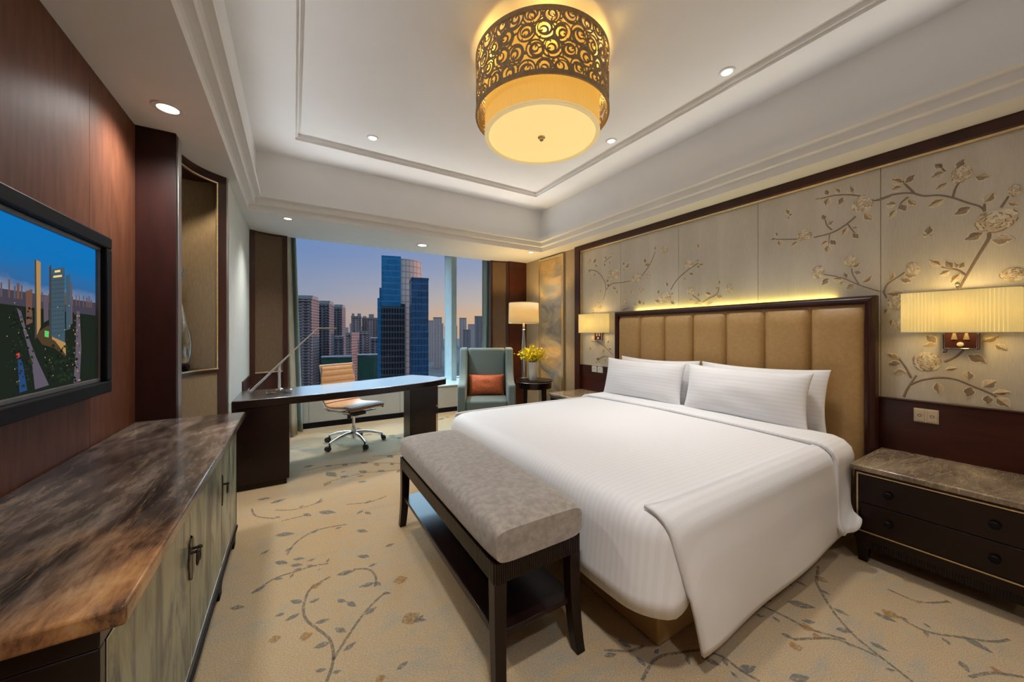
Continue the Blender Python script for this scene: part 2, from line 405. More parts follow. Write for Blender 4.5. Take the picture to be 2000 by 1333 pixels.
def zoomF(p): return onz(1180+p[0]/2.439, 1000+p[1]/2.439, 0)
E_st = [[(640,1333),(680,1200),(660,1080),(580,1010),(520,960),(500,890),(530,790),(590,740),(660,700)],[(680,1200),(760,1070),(850,940),(930,850),(1000,790)],
 [(930,760),(935,700),(890,655),(800,655)],[(190,800),(330,710),(450,670)],[(450,670),(560,635),(650,620)],[(400,570),(460,490),(580,420),(760,385)],
 [(190,290),(215,335),(330,350)],[(330,300),(450,295),(570,260),(610,230)],[(370,365),(530,325)],[(760,265),(900,250),(1000,215)]]
E_lf = [(495,855,420,845),(530,860,600,830),(480,920,385,970),(390,920,325,940),(570,980,660,955),(690,1010,760,1035),(700,840,760,850),(760,850,820,880),(930,735,830,765),(930,730,970,755),
 (975,800,1030,800),(870,930,945,880),(740,1150,820,1090),(660,1095,555,1130),(890,640,945,620),(700,690,815,660),(900,580,820,575),(435,595,510,590),(520,610,575,590),(420,632,500,628),
 (520,632,565,635),(440,662,495,648),(440,680,420,710),(330,610,410,620),(320,715,380,710),(190,800,280,750),(60,890,150,880),(990,520,1050,500),(820,420,890,430),(690,412,735,400),
 (550,440,590,412),(390,550,440,520),(330,450,450,440),(220,238,310,225),(300,260,400,230),(570,260,625,240),(470,285,510,270),(500,320,550,335),(330,340,365,345),(590,310,700,315),
 (825,132,885,125),(820,98,870,90),(870,260,910,240),(860,300,820,325),(870,310,910,325),(570,1270,640,1255),(670,1280,730,1265),(1060,1260,1130,1210),(640,615,655,590),(585,665,605,650),
 (1160,980,1225,930),(1190,960,1240,960),(240,570,300,535),(720,72,760,65),(500,40,570,30),(640,70,700,100)]
E_gd = [(1090,980,1200,920),(470,1075,560,1040),(540,770,610,740),(1040,730,1130,710),(930,1330,1000,1300),(290,1090,370,1060)]
F_st = [[(180,805),(250,700),(380,670),(450,660)],[(0,660),(120,665),(190,640)],[(450,660),(560,690),(640,750),(740,810)],[(1010,340),(1080,460),(1190,590),(1390,750),(1470,812)],
 [(690,420),(860,500),(980,560),(1150,610)],[(900,610),(1080,605),(1190,640),(1300,690)],[(1010,340),(1020,260)],[(1400,500),(1530,570),(1700,600),(1850,620),(1930,610)],
 [(1740,790),(1850,770),(2000,790)],[(1350,370),(1500,430),(1640,430)]]
F_lf = [(130,650,60,610),(0,690,60,680),(200,740,150,690),(390,690,410,735),(240,680,260,655),(480,700,560,740),(590,740,560,690),(640,800,600,760),(640,760,725,740),(880,800,980,790),
 (840,320,900,360),(910,330,970,360),(1020,370,1080,400),(1090,460,1170,500),(870,430,1010,460),(750,425,800,425),(720,495,770,500),(800,500,840,530),(940,520,1010,530),(1100,560,1190,575),
 (840,580,910,610),(1150,620,1180,650),(1260,620,1360,670),(1340,750,1390,760),(1440,760,1460,770),(1280,480,1400,530),(1410,500,1450,520),(1520,530,1560,560),(1530,570,1540,600),
 (1610,600,1650,640),(1700,590,1860,680),(1690,710,1740,770),(1480,430,1510,440),(1620,420,1660,440)]
F_gd = [(1000,310,1070,340),(880,640,950,650),(990,590,1040,600),(1830,740,1900,770),(930,545,1000,560),(470,680,500,720),(1380,480,1340,500)]
for Z, st, lf, gd in ((zoomE, E_st, E_lf, E_gd), (zoomF, F_st, F_lf, F_gd)):
    for p in st: fstem([Z(q) for q in p], .006)
    for a, b, c, d in gd: fleaf(Z((a, b)), Z((c, d)), .42, 3)
    for a, b, c, d in lf: fleaf(Z((a, b)), Z((c, d)), .215, 1)
def vine(x, y, a, n):
    pts = [(x, y)]
    for k in range(n):
        a += rnd.uniform(-.5, .5); x += .16*math.cos(a); y += .16*math.sin(a); pts.append((x, y))
        b = a+rnd.choice((-1, 1))*rnd.uniform(.5, 1.1); L = rnd.uniform(.07, .13)
        fleaf((x, y), (x+L*math.cos(b), y+L*math.sin(b)), .3, 3 if rnd.random() < .15 else 1)
    fstem(pts, .006)
for x, y, a, n in ((.1, 3.9, .4, 6), (.7, 4.0, -.6, 5), (.3, 5.3, -.3, 7), (1.6, 4.6, 1.2, 5), (1.2, 3.4, 2.4, 6), (1.8, 3.3, .7, 6), (.2, -.8, 1.2, 7), (1.4, -.9, .5, 8), (2.3, -1.6, 1.8, 6)): vine(x, y, a, n)
floor = struct(fl, 'floor', ['carpet', 'cleaf', 'cstem', 'cgold'], 'beige carpet with grey leaf and vine pattern', smooth=0)

# ---- ceiling: soffit ring, stepped cornice, tray
ce = MB()
ox0, ox1, oy0, oy1 = -.37, 3.06, -1.55, 4.21
def rr(d, z): return (ox0+d, ox1-d, oy0+d, oy1-d, z)
rect_loops(ce, [(-.98, 3.5, YB-.2, YP, 2.66), (-.98, 3.5, YB-.2, YP, ZS), rr(0, ZS), rr(0, 2.528), rr(.012, 2.533), rr(.05, 2.533), rr(.05, 2.583), rr(.062, 2.588), rr(.10, 2.588), rr(.10, 2.64), rr(.075, 2.64), rr(.075, 2.625), rr(.060, 2.625), rr(.060, ZC),
                (.01, 2.63, -1.16, 3.74, ZC), (.01, 2.63, -1.16, 3.74, ZC+.018), (.03, 2.61, -1.14, 3.72, ZC+.018), (.03, 2.61, -1.14, 3.72, ZC+.045)], 0, cap=True)
ce.box(-.98, 3.5, YP-.001, YG+.4, 2.88, 3.0); ce.box(-.98, 3.5, YP-.03, YP-.0005, ZS+.002, 2.95)                                  # ceiling over the curtain pocket
ce.box(-.98, 3.5, YB-.2, YP, 3.12, 3.2)
struct(ce, 'ceiling', 'ceil', 'white tray ceiling with stepped cornice', smooth=0)

# ---- television wall (left, near)
w = MB()
w.box(XT-.2, XT, YB, 2.84, 0, ZS+.02)
for y0, y1 in ((YB, -.35), (-.347, 1.0), (1.003, 2.297), (2.30, 2.823)): w.box(XT-.02, XT+.006, y0, y1, 0, ZS)
struct(w, 'wall_left', 'tvwood', 'brown wood veneer wall behind the television', smooth=0)
w = MB()                                                                       # projecting mahogany pier
w.box(-.98, -.592, 2.826, 2.93, 0, ZS+.02)
w.box(-.98, -.592, 2.815, 2.8265, 2.466, ZS+.001)
struct(w, 'wall_pier', 'pierwood', 'dark red mahogany pier beside the television wall', bevel=.003)
w = MB(); w.box(-.60, -.588, 2.86, 2.925, 0, ZS); struct(w, 'trim_1', 'silver', 'slim metal edge of the mahogany pier', bevel=.002)

# ---- concave niche wall
ARC = [(-.655, 2.93), (-.648, 3.02), (-.626, 3.13), (-.595, 3.23), (-.554, 3.305), (-.498, 3.372), (-.433, 3.426)]
def cat(P, n=4):
    P = [Vector(p) for p in P]; q = []
    for i in range(len(P)-1):
        p0, p1, p2, p3 = P[max(i-1, 0)], P[i], P[i+1], P[min(i+2, len(P)-1)]
        for k in range(n):
            t = k/n; q.append(.5*((2*p1)+(p2-p0)*t+(2*p0-5*p1+4*p2-p3)*t*t+(3*p1-p0-3*p2+p3)*t**3))
    q.append(P[-1]); return q
arc = cat(ARC)
def offs(path, d):
    out = []
    for i, p in enumerate(path):
        t = (path[min(i+1, len(path)-1)]-path[max(i-1, 0)]).normalized(); out.append(p+Vector((-t.y, t.x))*d)   # +d = away from the room
    return out
def wallstrip(mb, path, z0, z1, d0, d1, m=0):
    a, b = offs(path, d0), offs(path, d1); n = len(path)
    vs = [(p.x, p.y, z) for z in (z0, z1) for p in a]+[(p.x, p.y, z) for z in (z0, z1) for p in b]
    A0, A1, B0, B1 = 0, n, 2*n, 3*n; fs = []
    for i in range(n-1):
        fs += [(A0+i, A0+i+1, A1+i+1, A1+i), (B0+i+1, B0+i, B1+i, B1+i+1), (A1+i, A1+i+1, B1+i+1, B1+i), (A0+i+1, A0+i, B0+i, B0+i+1)]
    fs += [(A0, A1, B1, B0), (A0+n-1, B0+n-1, B1+n-1, A1+n-1)]
    mb.add(vs, fs, m)
NZ0, NZ1 = 1.04, 2.40
ka = 21                                                                       # the arc index where the niche opening ends
w = MB()
wallstrip(w, arc, NZ1+.012, ZS+.01, 0, .03, 0)                                # head above the opening
wallstrip(w, arc[ka:], 0, NZ1+.012, 0, .03, 0)                                # jamb on the window side
wallstrip(w, arc[:ka+1], 0, NZ0-.03, .004, .03, 1)                            # beige panel below
wallstrip(w, arc[:ka+1], NZ0-.03, NZ0, -.004, .34, 0)                         # ledge
wallstrip(w, arc, NZ1+.012, NZ1+.05, .0, .34, 0)
back = [p_.lerp(q_, 1) for p_, q_ in zip(arc[:ka+1], arc[:ka+1])]
for k_ in range(ka+1): back[k_] = offs(arc, .03+.27*min(1, (ka-k_)/9)**.7)[k_]
w.add([(p.x, p.y, z) for z in (NZ0, NZ1+.012) for p in back], [(i, i+1, ka+2+i, ka+1+i) for i in range(ka)], 1)
p0, p1 = arc[ka], back[ka]; q0, q1 = arc[0], back[0]
w.add([(p0.x, p0.y, NZ0), (p1.x, p1.y, NZ0), (p1.x, p1.y, NZ1+.01), (p0.x, p0.y, NZ1+.01)], [(0, 1, 2, 3)], 1)
w.add([(q0.x, q0.y, NZ0), (q1.x, q1.y, NZ0), (q1.x, q1.y, NZ1+.01), (q0.x, q0.y, NZ1+.01)], [(3, 2, 1, 0)], 1)
struct(w, 'wall_niche', ['wood', 'nichefab'], 'concave mahogany niche lined in beige fabric', smooth=50)
w = MB()
wallstrip(w, arc[:ka+1], NZ1+.002, NZ1+.011, -.003, .012)
e0, e1 = arc[ka], arc[ka-1]; ee = e0+(e1-e0).normalized()*.009; wallstrip(w, [ee, e0], NZ0, NZ1, -.003, .012)
wallstrip(w, arc[:ka+1], NZ0-.006, NZ0+.004, -.007, .0)
struct(w, 'trim_2', 'gold', 'thin gold edging around the niche opening', smooth=50)
w = MB(); w.box(-.50, -.424, 3.424, 3.452, 0, ZS); struct(w, 'trim_3', 'silver', 'slim metal edge where the pale wall begins', bevel=.002)
# ---- pale fabric wall beside the desk
w = MB(); w.box(-.66, XL, 3.45, 4.995, 0, ZS+.02); struct(w, 'wall_left_pale', 'pale', 'pale woven fabric wall beside the desk', smooth=0)
w = MB(); w.box(XL, XL+.012, 4.30, 4.98, .70, .83); struct(w, 'trim_4', 'wood', 'dark wood rail at the foot of the pale wall', bevel=.002)
# ---- window-side pilasters
def pilaster(name, a, b, sag, label, fabric='brown', posts=True):
    a, b = Vector(a), Vector(b); n = 9
    path = [a.lerp(b, k/(n-1))+Vector((0, sag*math.sin(PI*k/(n-1)))) for k in range(n)]
    w = MB()
    wallstrip(w, path, .0, ZS+.02, .012, .08, 0)
    wallstrip(w, path, .85, ZS-.015, .006, .012, 1)
    for sl in ((path[:2], path[-2:]) if posts else ()): wallstrip(w, sl, 0, ZS, -.012, .03, 0)
    wallstrip(w, path, .835, .85, -.002, .012, 2)
    wallstrip(w, path, ZS-.02, ZS, -.004, .012, 0)
    return struct(w, name, ['wood', fabric, 'gold'], label, smooth=45)
pilaster('wall_pilaster_left', (-.43, 4.99), (-.07, 5.11), .03, 'brown fabric panel in dark wood posts left of the window')
pilaster('wall_pilaster_right', (2.70, 5.11), (2.995, 5.03), .015, 'brown fabric panel right of the window', 'brown')
w = MB(); w.box(2.99, 3.5, 5.0, 5.09, 0, ZS+.02); struct(w, 'wall_corner', 'redwood', 'red mahogany panel in the corner by the lamp', smooth=0)

# ---- headboard wall (right)
w = MB(); w.box(XR+.012, XR+.25, YB, 5.02, 0, ZS+.02); struct(w, 'wall_right', 'beige', 'beige fabric wall behind the bed', smooth=0)
w = MB(); w.box(XR-.012, XR+.02, -.75, 3.63, 0, .872); w.box(XR-.022, XR+.02, -.75, 3.63, .872, .882)
w.box(XR-.016, XR+.01, -.75, 3.63, 0, .10)
struct(w, 'wall_wainscot', 'redwood', 'red mahogany wainscot below the floral panels', bevel=.003)
w = MB()
w.box(XR-.045, XR+.02, 3.635, 3.735, 0, ZS)
w.box(XR-.045, XR+.02, -.85, 3.64, 2.40, ZS)
w.box(XR-.045, XR+.02, -.85, -.75, 0, ZS)
struct(w, 'trim_5', 'wood', 'dark mahogany frame around the floral wall', bevel=.008, seg=3)
w = MB(); w.box(XR-.030, XR+.01, -.75, 3.635, 2.385, 2.40); w.box(XR-.030, XR+.01, 3.622, 3.636, .88, 2.39)
struct(w, 'trim_6', 'gold', 'thin gold bead inside the mahogany frame', bevel=.003)
w = MB(); w.box(-.98, 3.56, YB-.2, YB, 0, ZS+.02); struct(w, 'wall_back', 'plain', 'plain wall behind the camera', smooth=0)

# ---- window wall: low cabinet, sill, glazing
w = MB()
xs = [-.44, .17, .78, 1.39, 2.0, 2.61, 3.30]
for a, b in zip(xs[:-1], xs[1:]): w.box(a+.002, b-.002, 5.60, 5.63, .075, .425)
w.box(-.44, 3.3, 5.612, YG, .0, .43)
struct(w, 'wall_window_cabinet', 'cab', 'grey panelled casing under the window', bevel=.002)
w = MB(); w.box(-.44, 3.3, 5.595, 5.615, 0, .072); struct(w, 'baseboard_window', 'black', 'black baseboard under the window')
w = MB(); w.box(-.44, 3.3, 5.585, YG+.02, .425, .443); struct(w, 'window_sill', 'sillm', 'pale stone window sill', bevel=.004)
w = MB()
for a, b in ((-.62, -.44), (3.30, 3.5)): w.box(a, b, 5.06, YG+.1, 0, 2.9)
struct(w, 'wall_window_reveal', 'plain', 'side walls of the window bay', smooth=0)
w = MB()
w.box(2.43, 2.53, 6.10, YG+.05, .44, 2.88); w.box(2.47, 2.49, 6.085, 6.10, .44, 2.88); w.box(-.46, 3.32, YG-.02, YG+.06, .44, .47); w.box(-.46, 3.32, YG-.03, YG+.06, 2.83, 2.89)
w.box(-.46, -.40, YG-.03, YG+.06, .44, 2.88); w.box(3.26, 3.32, YG-.03, YG+.06, .44, 2.88)
struct(w, 'window_frame', 'mull', 'pale aluminium window frame and mullion', bevel=.006)
for k, (a, b) in enumerate(((-.40, 2.43), (2.53, 3.26))):
    w = MB(); w.box(a, b, YG+.01, YG+.03, .47, 2.83); struct(w, 'window_%d' % (k+1), 'pane', 'clear window pane', smooth=0)

# ================================================================== FLORAL WALL PANELS
XP = XR-.006
seams = [-.75, .022, .756, 1.487, 2.21, 2.956, 3.622]
pan = []
for k in range(6):
    mb = MB(); mb.box(XP, XR+.008, seams[k]+.0015, seams[k+1]-.0015, .883, 2.385, 0); pan.append(mb)
def panel_of(y):
    for k in range(6):
        if seams[k] <= y < seams[k+1]: return pan[k]
    return None
def wleaf(b, t, wid, m1, m2):
    """an embroidered leaf: two halves folded along a raised midrib"""
    b, t = Vector((b[1], b[2])), Vector((t[1], t[2])); d = t-b; L = d.length
    if L < .004: return
    P = panel_of((b.x+t.x)/2)
    if P is None: return
    n = Vector((-d.y, d.x))/L; w = wid*L; prof = [0, .6, 1, .9, .52, 0]
    for sgn, m in ((1, m1), (-1, m2)):
        for sc_, mm, x_ in ((1.0, 2, .0), (.78, m, .0007)):
            A = [b+d*(.06+.88*k/5 if sc_ < 1 else k/5) for k in range(6)]; B = [A[k]+n*w*sgn*prof[k]*sc_ for k in range(1, 5)]
            vs = [(XP-.0035-x_, p.x, p.y) for p in A]+[(XP-.0008-x_, p.x, p.y) for p in B]
            fs = [(0, 1, 6)]+[(k, k+1, 6+k, 5+k) for k in range(1, 4)]+[(4, 5, 9)]
            if sgn > 0: fs = [f[::-1] for f in fs]
            P.add(vs, fs, mm)
def wstem(pts, w0, w1=None):
    P = cat([(p[1], p[2]) for p in pts], 5); w1 = w1 or w0*.7; vs = []; n = len(P)
    for i, p in enumerate(P):
        d = (P[min(i+1, n-1)]-P[max(i-1, 0)]).normalized(); nn = Vector((-d.y, d.x)); w = w0+(w1-w0)*i/(n-1)
        vs += [(XP-.0006, *(p+nn*w)), (XP-.0026, *p), (XP-.0006, *(p-nn*w))]
    for i in range(n-1):
        T = panel_of((P[i].x+P[i+1].x)/2)
        if T is None: continue
        a = vs[3*i:3*i+6]; T.add(a, [(0, 1, 4, 3), (1, 2, 5, 4)], 3)
def rose(c, ry, rz, seed):
    y0, z0 = c[1], c[2]; P = panel_of(y0)
    if P is None: return
    q = random.Random(seed); lay = 0
    for ring, (n, rad, size) in enumerate(((8, .62, .46), (7, .42, .40), (5, .24, .32), (3, .10, .22))):
        for k in range(n):
            a = 2*PI*(k+q.uniform(-.2, .2))/n+ring*.5; rr_ = rad*q.uniform(.9, 1.1)
            cy, cz = math.cos(a)*rr_, math.sin(a)*rr_; s = size*q.uniform(.85, 1.15)
            x = XP-.002-.0016*ring-.0002*(k % 3); m = (2, 1, 2, 2, 1)[(k+ring) % 5]
            vs = [(x-.0018, y0+cy*ry*.92, z0+cz*rz*.92)]
            for j in range(9):
                b = 2*PI*j/9; ex = math.cos(b)*s*.72; ey = math.sin(b)*s
                dy = cy+ex*math.cos(a)-ey*math.sin(a); dz = cz+ex*math.sin(a)+ey*math.cos(a)
                vs.append((x+.0006, y0+dy*ry, z0+dz*rz))
            P.add(vs, [(0, 1+(j+1) % 9, 1+j) for j in range(9)], m)
            rim = [(x-.0004, v[1], v[2]) for v in vs[1:]]; inn = [(x-.0007, y0+cy*ry+(v[1]-y0-cy*ry)*.82, z0+cz*rz+(v[2]-z0-cz*rz)*.82) for v in vs[1:]]
            js = [j for j in range(9) if q.random() < .36]
            for j in js:
                P.add([rim[j], rim[(j+1) % 9], inn[(j+1) % 9], inn[j]], [(3, 2, 1, 0)], 4 if ring < 2 else 3)
def tap(x0, y0, s): return lambda p: onx(x0+p[0]/s, y0+p[1]/s, XP)
ZA, ZB, ZCc, ZD = tap(1480, 280, 3.919), tap(1700, 250, 4.04), tap(1700, 540, 4.443), tap(1130, 440, 4.443)
A_st = [([(1019,405),(900,440),(780,405),(690,395),(600,398),(540,410),(440,435)],.005),([(750,560),(680,620),(570,685),(430,722)],.006),([(300,735),(190,735),(100,735)],.004),([(570,665),(530,630),(515,580)],.004),
 ([(685,615),(715,655),(745,690)],.004),([(550,700),(543,770)],.003),([(505,1005),(640,1030),(775,1085),(935,1135)],.004),([(775,1080),(730,1010),(718,960)],.004)]
A_lf = [(480,425,435,435),(535,400,522,355),(545,415,520,485),(630,385,590,345),(655,410,620,475),(720,385,705,330),(810,535,880,595),(515,590,495,545),(530,625,585,595),(690,640,645,710),(725,690,775,730),(720,650,770,640),
 (545,745,480,785),(555,740,600,780),(540,780,530,840),(150,715,135,680),(140,730,100,740),(165,740,175,790),(310,750,250,795),(545,1030,490,1090),(650,1045,570,1040),(665,1055,620,1090),(680,1035,660,990),(750,1080,670,1120),
 (800,1070,880,1010),(735,985,795,995),(720,950,785,912),(238,550,215,505),(240,550,265,545),(235,560,240,580)]
A_ro = [(800,468,90,66),(355,705,62,46),(712,905,55,48),(462,990,52,52)]
B_st = [([(40,575),(80,560),(190,525),(320,515),(420,538),(540,532),(650,552),(760,590),(860,620),(905,660)],.006),([(345,515),(290,460),(250,420)],.006),([(300,545),(245,590),(225,640)],.005),([(650,550),(670,480),(700,430)],.006),
 ([(590,345),(555,310)],.004),([(900,660),(900,600)],.006),([(1030,630),(1090,540)],.006),([(935,830),(930,880),(850,1010),(780,1130),(700,1270)],.008),([(750,1160),(680,1120),(560,1100)],.006),([(105,1300),(140,1230),(240,1165),(270,1140)],.005),([(100,1290),(125,1333)],.005)]
B_lf = [(260,440,160,405),(270,440,355,365),(255,465,160,495),(295,560,365,615),(240,600,280,660),(210,600,115,610),(205,640,145,715),(570,320,505,285),(590,345,475,400),(620,430,505,495),(680,330,740,240),(820,385,955,385),(590,560,445,630),
 (800,620,655,690),(895,595,980,505),(1080,590,1180,610),(900,825,735,890),(945,885,1140,875),(560,1090,460,1045),(650,1110,590,1050),(630,1130,545,1165),(710,1150,630,1230),(700,1110,745,1060),(680,1110,660,1060),(150,1210,185,1140),
 (235,1195,330,1215),(265,1155,375,1165),(120,1310,270,1295),(450,850,470,770),(455,850,405,850),(460,850,500,850)]
B_ro = [(720,365,95,70),(985,735,200,95),(1140,495,60,50),(1120,1155,110,60),(340,1110,65,50)]
C_st = [([(290,1050),(320,980),(400,860)],.007),([(350,940),(450,900),(600,880),(740,895),(880,950),(1050,1020),(1110,1060)],.006),([(355,880),(300,780),(240,700)],.006),([(640,745),(740,700),(810,640)],.007),([(110,130),(140,190)],.005)]
C_lf = [(250,720,150,670),(270,755,150,760),(320,835,190,840),(650,810,755,795),(840,680,1010,750),(850,905,845,815),(580,915,600,1030),(875,955,840,1055),(970,965,1100,905),(1060,1015,1225,1005),(1020,1025,1020,1120),(1090,1050,1215,1140),
 (580,590,465,600),(575,580,480,510),(1080,590,1180,640),(950,570,1140,510),(620,670,680,630),(150,280,130,330),(190,370,180,430)]
C_ro = [(490,745,140,90),(220,230,75,65),(250,420,50,50)]
D_st = [([(85,390),(140,395),(190,430),(230,500),(235,570),(215,650)],.005),([(240,560),(290,510),(370,500),(450,485)],.005),([(225,320),(290,265)],.004),([(550,440),(620,340),(665,230)],.005),([(800,560),(860,470),(950,390),(1040,330)],.006),
 ([(1080,670),(1130,640),(1200,600),(1220,540)],.005),([(990,610),(1055,660)],.005),([(160,1010),(230,1060),(300,1130)],.005),([(170,1165),(230,1140),(300,1165)],.005),([(380,740),(440,715)],.004)]
D_lf = [(95,320,105,285),(130,330,155,290),(145,340,165,360),(100,320,80,335),(225,330,230,360),(240,300,230,270),(265,310,280,340),(105,395,85,410),(150,430,130,440),(115,460,95,480),(390,350,395,320),(400,370,450,330),(395,375,400,400),(265,480,240,490),
 (300,530,330,560),(330,560,345,600),(250,510,270,540),(195,560,190,590),(570,340,640,340),(580,330,575,290),(665,220,665,180),(470,560,460,600),(540,690,520,650),(560,700,570,660),(500,700,480,680),(700,560,690,600),(770,540,760,490),(800,600,830,590),
 (800,660,835,690),(700,680,660,650),(910,450,940,480),(960,420,1000,430),(1030,320,1035,290),(1040,340,1095,340),(1030,350,1050,375),(1150,610,1100,590),(1215,520,1225,470),(1215,550,1190,545),(1200,610,1250,630),(960,640,990,655),(1040,590,1045,620),
 (1100,690,1160,680),(230,1075,205,1120),(260,1070,290,1080),(110,1050,105,1100),(240,1150,235,1200),(190,1165,150,1160),(160,1180,150,1205),(175,1175,185,1200),(250,1020,265,1000),(1035,200,1040,160)]
D_ro = [(305,430,50,50),(295,255,20,22),(500,460,45,40),(745,212,32,30),(605,440,22,22),(750,630,60,52),(960,340,42,36),(975,570,38,36),(1310,550,36,45),(165,710,42,42),(400,675,22,26),(545,560,28,26),(125,990,24,28),(1040,690,32,28)]
def emb(Z, st, lf, ro, sc, base):
    for p, wd in st: wstem([Z(q) for q in p], wd)
    for k, (a, b, c, d) in enumerate(lf):
        wleaf(Z((a, b)), Z((c, d)), .30+.06*(k % 3), (4, 3, 5)[k % 3], (1, 5, 1)[k % 3])
    for k, (u, v, a, b) in enumerate(ro):
        c = Z((u, v)); e = Z((u+a, v)); f = Z((u, v+b)); rose(c, abs(e[1]-c[1]), abs(f[2]-c[2]), base+k)
emb(ZA, A_st, A_lf, A_ro, 3.919, 100); emb(ZB, B_st, B_lf, B_ro, 4.04, 200); emb(ZCc, C_st, C_lf, C_ro, 4.443, 300); emb(ZD, D_st, D_lf, D_ro, 4.443, 400)
plabels = ['champagne silk wall panel past the right bedside lamp, mostly out of view', 'champagne silk wall panel with large roses behind the right bedside lamp',
           'champagne silk wall panel with two rose sprays above the right end of the headboard', 'nearly plain champagne silk wall panel with one low spray above the headboard middle',
           'champagne silk wall panel with rose sprays above the left end of the headboard', 'narrow champagne silk wall panel with rose vine behind the left bedside lamp']
for k in range(6):
    o = fin(pan[k], 'floral_wall_panel', ['silk', 'petal', 'petal2', 'thread', 'thread2', 'thread3'], smooth=30)
    tag(o, plabels[k], 'wall panel', 'embroidered silk panels along the headboard wall'); origin(o, (XP, (seams[k]+seams[k+1])/2, .883))

# painting between the gold strips, plus its frame
t = thing('landscape_panel', 'tall gold-framed misty landscape painting on the wall behind the table lamp', 'painting', (XR+.01, 4.30, .25))
w = MB(); w.box(XR-.005, XR+.012, 4.045, 4.565, .25, 2.41); fin(w, 'canvas', 'painting', t)
w = MB()
for a, b in ((4.005, 4.045), (4.565, 4.605)): w.box(XR-.02, XR+.012, a, b, .21, 2.45)
for a, b in ((.21, .25), (2.41, 2.45)): w.box(XR-.02, XR+.012, 4.045, 4.565, a, b)
fin(w, 'frame', 'gold', t, bevel=.004)

# ================================================================== BED
bed = thing('king_bed', 'king bed with tan upholstered base and white mattress', 'bed', (2.2, 1.86, 0))
w = MB(); w.box(1.28, 3.17, .945, 2.78, .004, .285); fin(w, 'bed_base', 'tanbase', bed, bevel=.012)
w = MB(); w.box(1.21, 3.172, .87, 2.85, .285, .575); fin(w, 'mattress', 'sheet', bed, bevel=.07, seg=5, smooth=60)
# headboard
hb = thing('headboard', 'dark wood headboard with seven padded tan leather channels', 'headboard', (XR-.02, 1.85, 0))
w = MB(); w.box(3.225, XR-.045, .765, 2.945, .02, 1.50); fin(w, 'backing_board', 'wood', hb)
w = MB()
prof = [(3.20, 0), (3.20, .012), (3.192, .02), (3.185, .03), (3.192, .042), (3.205, .05), (XR-.042, .05), (XR-.042, 0)]   # moulding
def mould(y0, y1, z1):
    q = MB(); n = len(prof)
    def ring(y, z, dy, dz): return [(p[0], y+dy*p[1], z+dz*p[1]) for p in prof]
    r = [[(p[0], y0-p[1]+.05, .02) for p in prof], [(p[0], y0-p[1]+.05, z1-.05+p[1]) for p in prof], [(p[0], y1+p[1]-.05, z1-.05+p[1]) for p in prof], [(p[0], y1+p[1]-.05, .02) for p in prof]]
    vs = sum(r, []); fs = [(k*n+i, k*n+(i+1) % n, (k+1)*n+(i+1) % n, (k+1)*n+i) for k in range(3) for i in range(n)]
    fs += [tuple(range(n)), tuple(range(4*n-1, 3*n-1, -1))]
    return q.add(vs, fs)
fin(mould(.757, 2.955, 1.545), 'frame', 'wood', hb, smooth=30)
for k in range(7):
    y0 = .80+k*.3; y1 = y0+.3
    def pad(i, j, y0=y0, y1=y1):
        a = 2*i-1; b = j
        e = (1-abs(a)**5)*(1-max(0, (b-.93)/.07)**3)
        return (3.225-.048*max(e, 0)**.5, y0+.0012+i*(.2976), .05+b*1.44)
    w = MB(); w.grid(pad, 17, 24); w.box(3.222, 3.226, y0+.0012, y1-.0012, .05, 1.49)
    fin(w, 'padded_channel', 'tan', hb, smooth=60)

# duvet: top and foot drape, near and far side flaps, turned-back cuff
dv = thing('duvet', 'white striped duvet spread over the king bed with turned-back edge', 'duvet', (1.9, 1.86, .58))
def rrect(x0, x1, y0, y1, r, n=10):
    """open outline from head-near corner round the foot to head-far"""
    pts = []
    L = 24
    for k in range(L): pts.append((x1+(x0+r-x1)*k/L, y0))
    for k in range(n): a = -PI/2-PI/2*k/n; pts.append((x0+r+r*math.cos(a), y0+r+r*math.sin(a)))
    for k in range(L): pts.append((x0, y0+r+(y1-y0-2*r)*k/L))
    for k in range(n): a = PI-PI/2*k/n; pts.append((x0+r+r*math.cos(a), y1-r+r*math.sin(a)))
    for k in range(L+1): pts.append((x0+r+(x1-x0-r)*k/L, y1))
    return pts
mb = MB()
X0, X1, Y0, Y1 = 1.115, 2.83, .822, 2.905
outl = rrect(X0, X1, Y0, Y1, .17)
n = len(outl); rings = []
def spine(p): return (min(max(p[0], 1.9), X1), 1.863)
top = .612
prof2 = [(-.03, .252), (-.022, .31), (-.012, .38), (-.004, .46), (.0, .51)]
for d, z in prof2:
    ring = []
    for i, p in enumerate(outl):
        q = spine(p); v = Vector((q[0]-p[0], q[1]-p[1])); v.normalize()
        onfoot = max(0, min(1, (1.35-p[0])/.15)); zz = z
        wv = .010*math.sin(p[1]*9+1)*((.55-z)/.3)*onfoot
        side = 1-onfoot
        zz = z if onfoot else z+side*.0
        hang = .235-z
        ring.append((p[0]+v.x*(d+wv), p[1]+v.y*(d*onfoot+.02*side), z+ (0.06*side*(.51-z)/.275)))
    rings.append(ring)
rad = .10
for k in range(1, 7):
    a = PI/2*k/6; d = rad*(1-math.cos(a)); z = .51+rad*math.sin(a)
    rings.append([(p[0]+(spine(p)[0]-p[0])/max(1e-6, math.hypot(spine(p)[0]-p[0], spine(p)[1]-p[1]))*d, p[1]+(spine(p)[1]-p[1])/max(1e-6, math.hypot(spine(p)[0]-p[0], spine(p)[1]-p[1]))*d, z) for p in outl])
for k in range(1, 13):
    f = k/12
    ring = []
    for i, p in enumerate(outl):
        q = spine(p); b = rings[len(prof2)+5][i]
        x, y = b[0]+(q[0]-b[0])*f, b[1]+(q[1]-b[1])*f
        z = .61+.020*(1-(1-f)**3)+.006*mnoise.noise(Vector((x*2.2, y*2.2, 0)))*min(1, f*4)
        ring.append((x, y, z))
    rings.append(ring)
